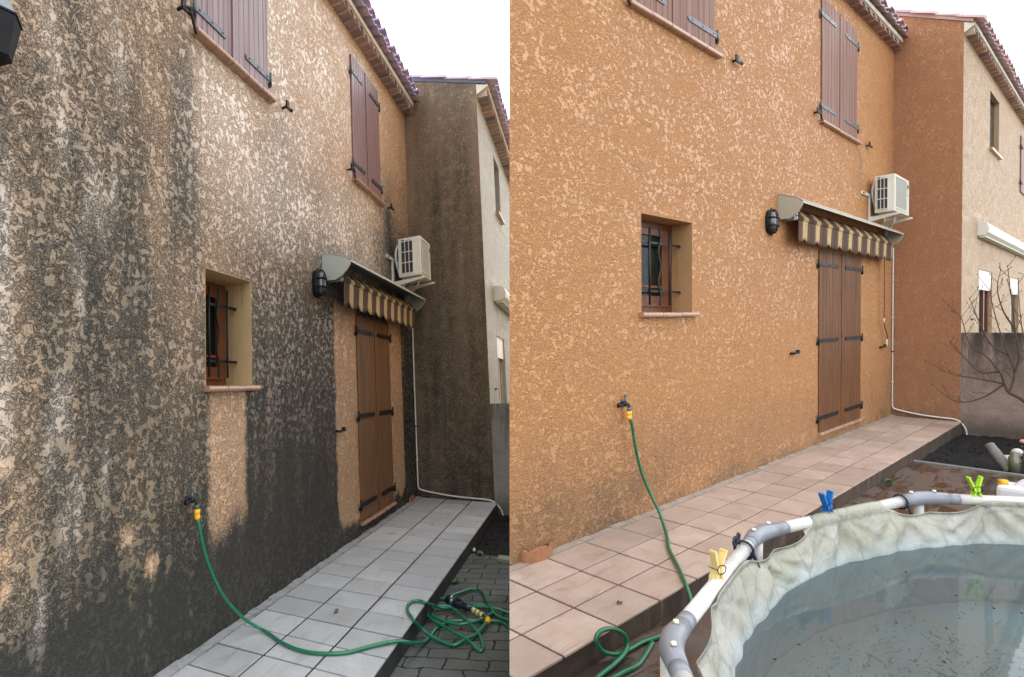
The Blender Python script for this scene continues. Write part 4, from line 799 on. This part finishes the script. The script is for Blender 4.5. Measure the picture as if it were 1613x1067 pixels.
# ------------------------------------------------------------------ small things on the paths
def leaf(fr,p,s,mat,lab,nm='leaf',clip=False,seed=1):
    r=random.Random(seed); q=MB(fr); n=12; ang=r.uniform(0,6)
    vs=[(p[0],p[1],p[2]+.004)]
    for i in range(n):
        t_=2*pi*i/n; rr=s*(1+.35*cos(2*t_)+r.uniform(-.2,.2)); vs.append((p[0]+rr*cos(t_+ang),p[1]+rr*sin(t_+ang)*.8,p[2]+.002+r.uniform(0,.008)))
    q.add(vs,[(0,1+i,1+(i+1)%n) for i in range(n)],False); ob=q.build(nm,mat,None,org=p,solid=False); md=ob.modifiers.new('thickness','SOLIDIFY'); md.thickness=.0015; return tag(ob,lab,'leaf')
leaf(FA,(2.39,.59,.003),.026,M['dryleaf'],'curled dry brown leaf lying on the middle row of grey tiles',seed=2)
leaf(FA,(4.9,.62,.003),.014,M['bark'],'tiny dark leaf on the grey path far off near the gable',seed=3)
leaf(FM,(1.02,.70,.003),.015,M['bark'],'small dark leaf on the pink tiles near the pool corner',seed=4)
def weed(fr,p,n,s,lab,seed):
    r=random.Random(seed); q=MB(fr)
    for i in range(n):
        a=r.uniform(0,2*pi); l=s*r.uniform(.5,1.2); h=s*r.uniform(.3,1); w_=l*.28
        d=np.array([cos(a),sin(a)]); e=np.array([-sin(a),cos(a)])*w_
        b_=np.array(p[:2]); pts=[b_,b_+d*l*.5+e,b_+d*l,b_+d*l*.5-e]; zz=[p[2],p[2]+h*.8,p[2]+h*.6,p[2]+h*.8]
        q.add([(u[0],u[1],z) for u,z in zip(pts,zz)],[(0,1,2,3)])
    return tag(q.build('weed',M['leaf'],None,org=p,solid=False),lab,'weed')
weed(FA,(3.62,1.17,-.125),16,.045,'small green weed at the foot of the kerb above the hose coil',1)
weed(FA,(4.46,1.24,-.12),14,.05,'green weed between path edge and mossy kerb stone',2)
weed(FA,(3.0,1.17,-.125),9,.035,'little weed beside the kerb under the hose loop',4)
weed(FM,(5.3,.86,-.12),10,.045,'weed at the foot of the pink path edge by the wet yard',3)
weed(FM,(4.3,.86,-.12),8,.03,'tiny weed by the kerb behind the blue peg',5)
q=MB(FA); q.ball((4.53,1.165,-.10),(.03,.016,.02),5); tag(q.build('pebble',M['white'],None,org=(4.53,1.165,-.12)),'small white pebble at the path edge near the soil bed','pebble')
# broken tile against the orange wall
q=MB(FB); r=random.Random(8); n=14
for L_ in (0,):
    ou=[];inn=[]
    for i in range(n+1):
        t_=pi*i/n; x=.815-.098*cos(t_); o=.0+.10*sin(t_); j=r.uniform(-.005,.005)
        ou.append((x,o,.072+j+.006*sin(i*1.3))); inn.append((.815-.080*cos(t_),.080*sin(t_)))
    vs=[];
    for i in range(n+1): x,o,z=ou[i]; xi,oi=inn[i]; vs+=[(x,o,0),(x,o,z),(xi,oi,z-.006),(xi,oi,0)]
    fs=[(i*4+a,(i+1)*4+a,(i+1)*4+(a+1)%4,i*4+(a+1)%4) for i in range(n) for a in range(4)]+[(0,1,2,3),(n*4,n*4+1,n*4+2,n*4+3)]
    q.add(vs,fs,False)
q.ball((.815,.03,.035),(.085,.06,.03),6); tag(q.build('broken_tile',M['shard'],None,org=(.815,.02,0)),'broken terracotta pipe end mortared at the foot of the orange wall','terracotta pipe')
q=MB(FB); q.box(5.83,5.90,.002,.03,.012,.07).box(5.91,5.955,.002,.025,.045,.085); tag(q.build('wall_vent',M['shard'],None,org=(5.87,.0,0)),'small terracotta stub low on the orange wall right of the door','vent')
q=MB(FA); q.box(5.97,6.03,.002,.035,.012,.06).box(6.08,6.12,.002,.03,.02,.07); tag(q.build('wall_vent',M['shard'],None,org=(6,.0,0)),'small terracotta stub low on the sooty wall right of the door','vent')

# ------------------------------------------------------------------ pool
PC=np.array([.70,2.75]); PR=(1.75,1.28); ZR=.62
def pt(x,f=1): # point on the rim ellipse by angle
    return np.array([PC[0]+PR[0]*f*sin(x),PC[1]-PR[1]*f*cos(x)])
POOL=thing(FM,'swimming_pool',(PC[0],PC[1],-.12),'above-ground pool with white tube frame and stained cloth liner','pool')
angs=[]
for x in (-.205,.80,1.835): angs.append(math.asin((x-PC[0])/PR[0]))
step=angs[1]-angs[0]; J=[angs[0]-.66,angs[0],angs[1],angs[2],angs[2]+.72]
a_=J[-1]+.66
while a_<J[0]+2*pi-.4: J.append(a_); a_+=.66
V=[np.array([*pt(a),ZR]) for a in J]; nV=len(V)
for i in range(nV):
    A_,B_=V[i],V[(i+1)%nV]; d=(B_-A_); L_=np.linalg.norm(d); d/=L_
    MB(FM).tube([A_+d*.10,B_-d*.10],.0235,16).build('frame_tube',M['tube'],POOL)
for i in range(nV):
    A_=V[i]; p_,n_=V[i-1],V[(i+1)%nV]; d0=(p_-A_)/np.linalg.norm(p_-A_); d1=(n_-A_)/np.linalg.norm(n_-A_)
    arc=[A_+d0*.115,A_+d0*.065]+[A_*(1) + (d0*.065*(1-t)**2+d1*.065*t**2) for t in np.linspace(0,1,7)][1:-1]+[A_+d1*.065,A_+d1*.115]
    Jn=MB(FM).tube(arc,[.0262,.029]+[.0312]*5+[.029,.0262],16).build('pipe_joint',M['joint'],POOL)
    q=MB(FM)
    for dd in (d0,d1):
        c_=A_+dd*.062+np.array([0,0,.031]); q.tube([c_,c_+np.array([0,0,.007])],[.009,.007],10)
    q.build('joint_pin',M['pin'],Jn)
    for dd in (d0,d1):
        MB(FM).tube([A_+dd*.16,A_+dd*.11],.0252,16).build('joint_sleeve',M['joint'],Jn)
    out=(A_[:2]-PC); out/=np.linalg.norm(out)
    MB(FM).tube([A_-np.array([0,0,.02]),np.array([A_[0]+out[0]*.0,A_[1]+out[1]*.0,-.12])],.02,12).build('leg',M['tube'],POOL)
# liner: rim -> hangs inward -> waterline -> floor
ZW=.45
import bisect
NU=720; NV_=34
us=np.linspace(0,2*pi,NU,endpoint=False)+J[0]
pegs=[]; vs=[]; at=[]
rim_r=[]
def rim_at(u):
    # where the straight tube polygon lies in direction u
    best=None
    dx,dy=sin(u)*PR[0],-cos(u)*PR[1]
    for i in range(nV):
        a,b=V[i][:2]-PC,V[(i+1)%nV][:2]-PC; M2=np.array([[dx,a[0]-b[0]],[dy,a[1]-b[1]]]); det=np.linalg.det(M2)
        if abs(det)<1e-9: continue
        t,s_=np.linalg.solve(M2,a)
        if t>0 and -1e-6<=s_<=1+1e-6: return t,i,s_
    return 1,0,0
JA=np.array(J)
attach=[angs[0]+.195,angs[0]+.52,math.asin((1.27-PC[0])/PR[0]),angs[2]-.10,math.asin((2.06-PC[0])/PR[0]),angs[1]-.06]
for i,u in enumerate(us):
    f,seg,s_=rim_at(u)
    dj=np.min(np.abs((u-JA+pi)%(2*pi)-pi))           # distance to nearest joint
    sag=.036*math.exp(-(dj/.15)**4)
    wrap=1 if angs[1]+.13<((u-angs[0]+pi)%(2*pi)-pi)+angs[0]<angs[2]-.13 else 0
    top=.62*wrap+.10*(1-wrap)
    for j in range(NV_):
        v=j/(NV_-1); fold=0; spread=0
        rag=.893+.004*sin(u*9)+.003*sin(u*23+1)+.002*sin(u*61)
        if v<.14:
            t=v/.14; ang=pi*(top*(1-t)-.22*t); rad=.0285 if sag<.006 else .012; rr=f-.004-sag-rad*cos(ang)/1.5; z=ZR-sag*1.25+rad*sin(ang)*(1 if sag<.006 else .3)
        elif v<.62:
            t=(v-.14)/.48
            for a in attach:
                dd=((u-a+pi)%(2*pi)-pi); wd=.035+.15*t; fold+=math.exp(-(dd/wd)**2)*cos(dd/wd*6.5)*.013*sin(pi*min(1,t*1.15))
            base=f-.004-sag-(.0285 if sag<.006 else .012)*.77/1.5; rr=base+(rag-base)*(t**.8); z0_=ZR-sag*1.25-.016; z=z0_+(ZW-z0_)*(t**1.15)
            rr+=fold+.0022*sin(u*31+t*5+sin(u*7))*sin(pi*t)+.0012*sin(u*67+t*9)*t; z+=.002*sin(u*40+t*7)*sin(pi*t)
        else:
            t=(v-.62)/.38; rr=rag+.035*sin(t*pi/2)+.0025*sin(u*67+9)*(1-t); z=ZW-.001+(.165-ZW)*t
        vs.append((PC[0]+PR[0]*rr*sin(u),PC[1]-PR[1]*rr*cos(u),z))
        at.append((float(np.clip((ZW+.075-z)/.09,0,1))*.9,0,0,1))
fs=[(i*NV_+j,((i+1)%NU)*NV_+j,((i+1)%NU)*NV_+j+1,i*NV_+j+1) for i in range(NU) for j in range(NV_-1)]
q=MB(FM); q.add(vs,fs,True); LN=q.build('liner',M['liner'],POOL,attr=at,solid=False); md=LN.modifiers.new('thickness','SOLIDIFY'); md.thickness=.0025
q=MB(FM); ring=[(PC[0]+PR[0]*.95*sin(u),PC[1]-PR[1]*.95*cos(u)) for u in np.linspace(0,2*pi,96,endpoint=False)]
vs=[(PC[0],PC[1],.17)]; fs=[]; K=14
for k_ in range(1,K+1):
    for (x,o) in ring: xx=PC[0]+(x-PC[0])*k_/K; oo=PC[1]+(o-PC[1])*k_/K; vs.append((xx,oo,+.165+.012*float(vnoise(np.array(xx*3+9),np.array(oo*3+9),6))))
for i in range(96): fs.append((0,1+i,1+(i+1)%96))
for k_ in range(K-1):
    for i in range(96): a=1+k_*96; fs.append((a+i,a+(i+1)%96,a+96+(i+1)%96,a+96+i))
q.add(vs,fs,True); q.build('pool_floor',M['pfloor'],POOL,solid=False)
q=MB(FM); ring=[(PC[0]+PR[0]*.945*sin(u),PC[1]-PR[1]*.945*cos(u),ZW) for u in np.linspace(0,2*pi,160,endpoint=False)]
q.add(ring,[tuple(range(159,-1,-1))]); tag(q.build('water',M['water'],None,org=(PC[0],PC[1],ZW),solid=False),kind='structure')
# debris on the pool floor, drifted to the middle
q=MB(FM); r=random.Random(12)
for i in range(9000):
    t_=r.uniform(0,2*pi); rr=r.random()**.7*.8; x=PC[0]+.25+PR[0]*rr*sin(t_)*.95; o=PC[1]-.25+PR[1]*rr*cos(t_)*.95
    if ((x-PC[0])/PR[0])**2+((o-PC[1])/PR[1])**2>.8: continue
    dn=.6*float(vnoise(np.array(x*2.2+20),np.array(o*2.2+20),15))+.4*float(vnoise(np.array(x*7+20),np.array(o*7+20),16))
    if dn<.40+.22*r.random(): continue
    l=.005+.020*r.random()**2 if r.random()<.9 else r.uniform(.03,.06); a=.5+r.gauss(0,.9); w_=r.uniform(.0012,.0035); z=.184+r.uniform(0,.008)
    d=np.array([cos(a),sin(a)])*l/2; e=np.array([-sin(a),cos(a)])*w_
    q.add([(x-d[0]-e[0],o-d[1]-e[1],z),(x+d[0]-e[0],o+d[1]-e[1],z+.002),(x+d[0]+e[0],o+d[1]+e[1],z+.004),(x-d[0]+e[0],o-d[1]+e[1],z+.002)],[(0,1,2,3)])
tag(q.build('leaf_debris',M['debris'],None,org=(PC[0],PC[1],-.1),weld=False,solid=False),kind='stuff')
q=MB(FM)
for i in range(26):
    t_=r.uniform(-.9,1.2); rr=r.uniform(.5,.88); x=PC[0]+PR[0]*rr*sin(t_); o=PC[1]-PR[1]*rr*cos(t_); s_=r.uniform(.002,.0045); q.ball((x,o,ZW+.001),(s_,s_*1.3,s_*.5),3)
tag(q.build('floating_specks',M['debris'],None,org=(PC[0],PC[1],ZW),weld=False),kind='stuff')

# pegs: origin on the tube, arms up, jaws over it
def peg(pos,rotz,mat,lab,s=1.0,tilt=0):
    T=thing(FM,'clothes_peg',pos,lab,'clothes peg','plastic pegs clipping the pool liner')
    ca,sa=cos(rotz),sin(rotz)
    def X(p): x,y,z=p; x,z=x*cos(tilt)-z*sin(tilt),x*sin(tilt)+z*cos(tilt); return (pos[0]+(x*ca-y*sa)*s,pos[1]+(x*sa+y*ca)*s,pos[2]+z*s)
    for sg in (-1,1):
        q=MB(FM); prof=[(sg*.004,-.046),(sg*.006,-.036),(sg*.010,-.024),(sg*.012,-.006),(sg*.011,.008),(sg*.007,.018),(sg*.0055,.026),(sg*.008,.040),(sg*.014,.058),(sg*.020,.074),(sg*.020,.080)]
        n=len(prof); th=.0075; vs=[]
        for (x,z) in prof:
            wd=.0105 if z>.03 else .013
            for dx,dy in ((-th/2,-wd),(th/2,-wd),(th/2,wd),(-th/2,wd)): vs.append(X((x+dx,dy,z)))
        fs=[(i*4+a,i*4+(a+1)%4,(i+1)*4+(a+1)%4,(i+1)*4+a) for i in range(n-1) for a in range(4)]+[(0,1,2,3),((n-1)*4,(n-1)*4+1,(n-1)*4+2,(n-1)*4+3)]
        q.add(vs,fs,False); q.build('peg_arm',mat,T,bev=.0015)
    pp=[X((.016*cos(t_),.0145,.033+.012*sin(t_))) for t_ in np.linspace(-.3,2*pi-.3,20)]; MB(FM).tube(pp,.0013*s,6).tube([X((-.016,-.0145,.033)),X((-.016,.0145,.033))],.0013,6).build('spring',M['iron'],T)
def rimpt(u):
    f,_,_2=rim_at(u); return (PC[0]+PR[0]*f*sin(u),PC[1]-PR[1]*f*cos(u),ZR)
def uat(x): return math.asin((x-PC[0])/PR[0])
PEGS=[(.215,'cream','cream peg clipping the liner at the near corner of the pool',1.2,.25,-.1),(1.235,'blue','blue peg clipping the liner in front of the pink tiles',1.25,.35,.12),(2.035,'lime','lime green peg clipping the liner near the white jerrycan',1.2,.9,.1)]
for x,mn,lab,s,ro,ti in PEGS:
    p=rimpt(uat(x)); peg((p[0],p[1],p[2]+.012),ro,M[mn],lab,s,ti)
for x,lab,L_ in ((.585,'navy cord tied in a bow round the pool tube',1),(1.72,'thin navy cord loop round the far pool tube',0)):
    p=np.array(rimpt(uat(x))); q2=np.array(rimpt(uat(x+.02))); d=(q2-p)/np.linalg.norm(q2-p); nn=np.array([-d[1],d[0],0])
    q=MB(FM); q.tube([p+(nn*cos(t_)+np.array([0,0,1])*sin(t_))*.0315+d*.004*t_/6 for t_ in np.linspace(0,2*pi,24)],.005 if L_ else .004,8)
    k0=p+nn*(-.025)+np.array([0,0,.025])
    if L_:
        q.ball(tuple(k0),.010,6)
        for sg in (-1,1): q.tube(curve([k0,k0+d*.02*sg+np.array([0,0,.025]),k0+d*.045*sg+np.array([0,0,.012]),k0+d*.03*sg+np.array([0,0,-.005]),k0],5),.004,6)
        q.tube(curve([k0,k0+nn*.04+np.array([0,0,-.02]),k0+nn*.06+np.array([0,0,-.05])],5),.004,6)
    ki=p+nn*.03; q.tube(curve([ki,ki+np.array([0,0,-.03])+nn*.012,ki+np.array([0,0,-.055])+nn*.02],4),.0055,6)
    tag(q.build('cord_tie',M['cord'],None,org=tuple(p)),lab,'cord')

# ------------------------------------------------------------------ jerrycan, pot corner
T=thing(FM,'jerrycan',(4.9,1.85,-.12),'white plastic jerrycan with yellow cap behind the pool','jerrycan')
MB(FM).box(4.72,4.98,1.695,2.15,-.12,.12).build('can_body',M['can'],T,bev=.03)
MB(FM).tube(curve([(4.85,1.80,.11),(4.85,1.86,.165),(4.85,1.98,.165),(4.85,2.06,.11)],5),.018,10).build('can_handle',M['can'],T)
MB(FM).tube([(4.84,1.725,.118),(4.84,1.725,.150)],.032,16).tube([(4.84,1.725,.11),(4.84,1.725,.12)],.036,16).build('can_cap',M['yellow'],T)
q=MB(FM); q.tube(curve([(6.72,1.56,-.13),(6.75,1.50,-.05),(6.80,1.42,.06),(6.82,1.385,.11)],5),[.045]*5+[.05]*5+[.045]*5+[.03],9); tag(q.build('garden_stone',M['stone'],None,org=(6.75,1.5,-.13)),'grey stone leaning beside the flower pot in the dark soil','stone')
q=MB(FM); q.ball((6.86,1.55,-.04),(.05,.09,.05),7).ball((6.88,1.60,.04),(.04,.05,.045),6); tag(q.build('white_ornament',M['white'],None,org=(6.86,1.55,-.13)),'white garden ornament beside the glass jar','ornament')
q=MB(FM); q.tube([(6.70,1.60,-.14),(6.70,1.60,.02),(6.70,1.60,.03),(6.70,1.60,.07)],[.05,.05,.038,.038],14); tag(q.build('glass_jar',M['jarg'],None,org=(6.7,1.6,-.14)),'cloudy greenish jar standing between stone and red pot','jar')
T=thing(FM,'flower_pot',(6.75,1.72,-.14),'dark red pot with a small flowering plant at the right edge','flower pot')
MB(FM).tube([(6.75,1.745,-.14),(6.75,1.745,.04),(6.75,1.745,.06)],[.065,.09,.095],18).build('pot',M['redpot'],T)
q=MB(FM); r=random.Random(4)
for i in range(90):
    a=r.uniform(0,2*pi); b_=r.uniform(.2,1.4); L_=r.uniform(.05,.15); c_=np.array([6.75+cos(a)*cos(b_)*L_,1.74+sin(a)*cos(b_)*L_,.07+sin(b_)*L_*1.3]); e=np.array([r.gauss(0,1),r.gauss(0,1),r.gauss(0,.5)]); e/=np.linalg.norm(e); f_=np.cross(e,[.3,.2,1]); s_=r.uniform(.012,.022)
    q.add([c_-e*s_,c_+f_*s_*.6,c_+e*s_,c_-f_*s_*.6],[(0,1,2,3)])
q.build('foliage',M['leaf'],T,solid=False,weld=False)
MB(FM).ball((6.70,1.66,.19),(.022,.03,.02),6).build('flower',M['flower'],T)

# ------------------------------------------------------------------ bare shrub
T=thing(FM,'bare_shrub',(8.2,1.67,-.16),'leafless shrub with budding twigs in front of the boundary wall','shrub')
BR={'m':[(1.72,-.16),(1.668,.185),(1.521,.439),(1.392,.534),(1.347,.63)],'a':[(1.347,.63),(1.22,.66),(1.042,.688),(.908,.703),(.72,.76)],'b':[(1.347,.63),(1.306,.781),(1.189,.969),(1.039,1.122),(.964,1.438),(.883,1.519)],
'c':[(1.392,.534),(1.435,.75),(1.389,.976),(1.301,1.28),(1.223,1.665),(1.227,1.896)],'d':[(1.435,.75),(1.477,.979),(1.442,1.28),(1.411,1.658),(1.379,2.038)],'e':[(1.521,.439),(1.582,.833),(1.514,1.13),(1.468,1.43),(1.437,1.845)],
'f':[(1.306,.781),(1.131,.771),(.98,.962),(.855,1.118)],'g':[(1.389,.976),(1.216,1.125),(1.096,1.436),(1.023,1.673)],'h':[(1.442,1.28),(1.328,1.509),(1.269,1.779),(1.295,2.006)],'i':[(1.347,.63),(1.163,.461),(.984,.39),(.86,.435),(.70,.60)],
'j':[(1.582,.833),(1.66,1.1),(1.70,1.5),(1.66,1.9)],'l':[(1.521,.439),(1.72,.62),(1.9,.9),(1.98,1.4)],'n':[(1.668,.185),(1.85,.4),(2.1,.7),(2.2,1.2)]}
tr=MB(FM); tw=MB(FM); bd=MB(FM); r=random.Random(17)
for kk,l in BR.items():
    ph=r.uniform(-.25,.25) if kk!='m' else 0
    P3=[(8.2+ph*i/(len(l)-1)+r.uniform(-.01,.01),o,z) for i,(o,z) in enumerate(l)]; cv=curve(P3,6); n=len(cv)
    r0=.026 if kk=='m' else .0115; r1=.013 if kk=='m' else .0026
    (tr if kk=='m' else tw).tube(cv,np.linspace(r0,r1,n),8)
    if kk=='m': continue
    for i in range(4,n,2):
        p=np.array(cv[i]); d=p-np.array(cv[i-1]); d/=np.linalg.norm(d)
        if r.random()<.75:
            s_=np.array([r.uniform(-.5,.5),r.uniform(-1,1),r.uniform(.1,.9)]); s_=s_/np.linalg.norm(s_); L_=r.uniform(.08,.26); e=p+(d*.6+s_)*L_*.7; mid=(p+e)/2+s_*.015
            tw.tube(curve([p,mid,e],4),np.linspace(.0034,.0016,9),5); bd.ball(tuple(e),(.005,.005,.011),4)
            if r.random()<.6:
                e2=mid+np.array([r.uniform(-.05,.05),r.uniform(-.09,.09),r.uniform(.02,.10)]); tw.tube([mid,e2],[.0024,.0014],5); bd.ball(tuple(e2),(.004,.004,.010),4)
    bd.ball(tuple(cv[-1]),(.006,.006,.013),4)
tr.build('trunk',M['bark'],T); tw.build('branches',M['bark'],T,weld=False); bd.build('buds',M['bark'],T,weld=False)
q=None
for o in bpy.data.objects:
    if '_p' in o: del o['_p']
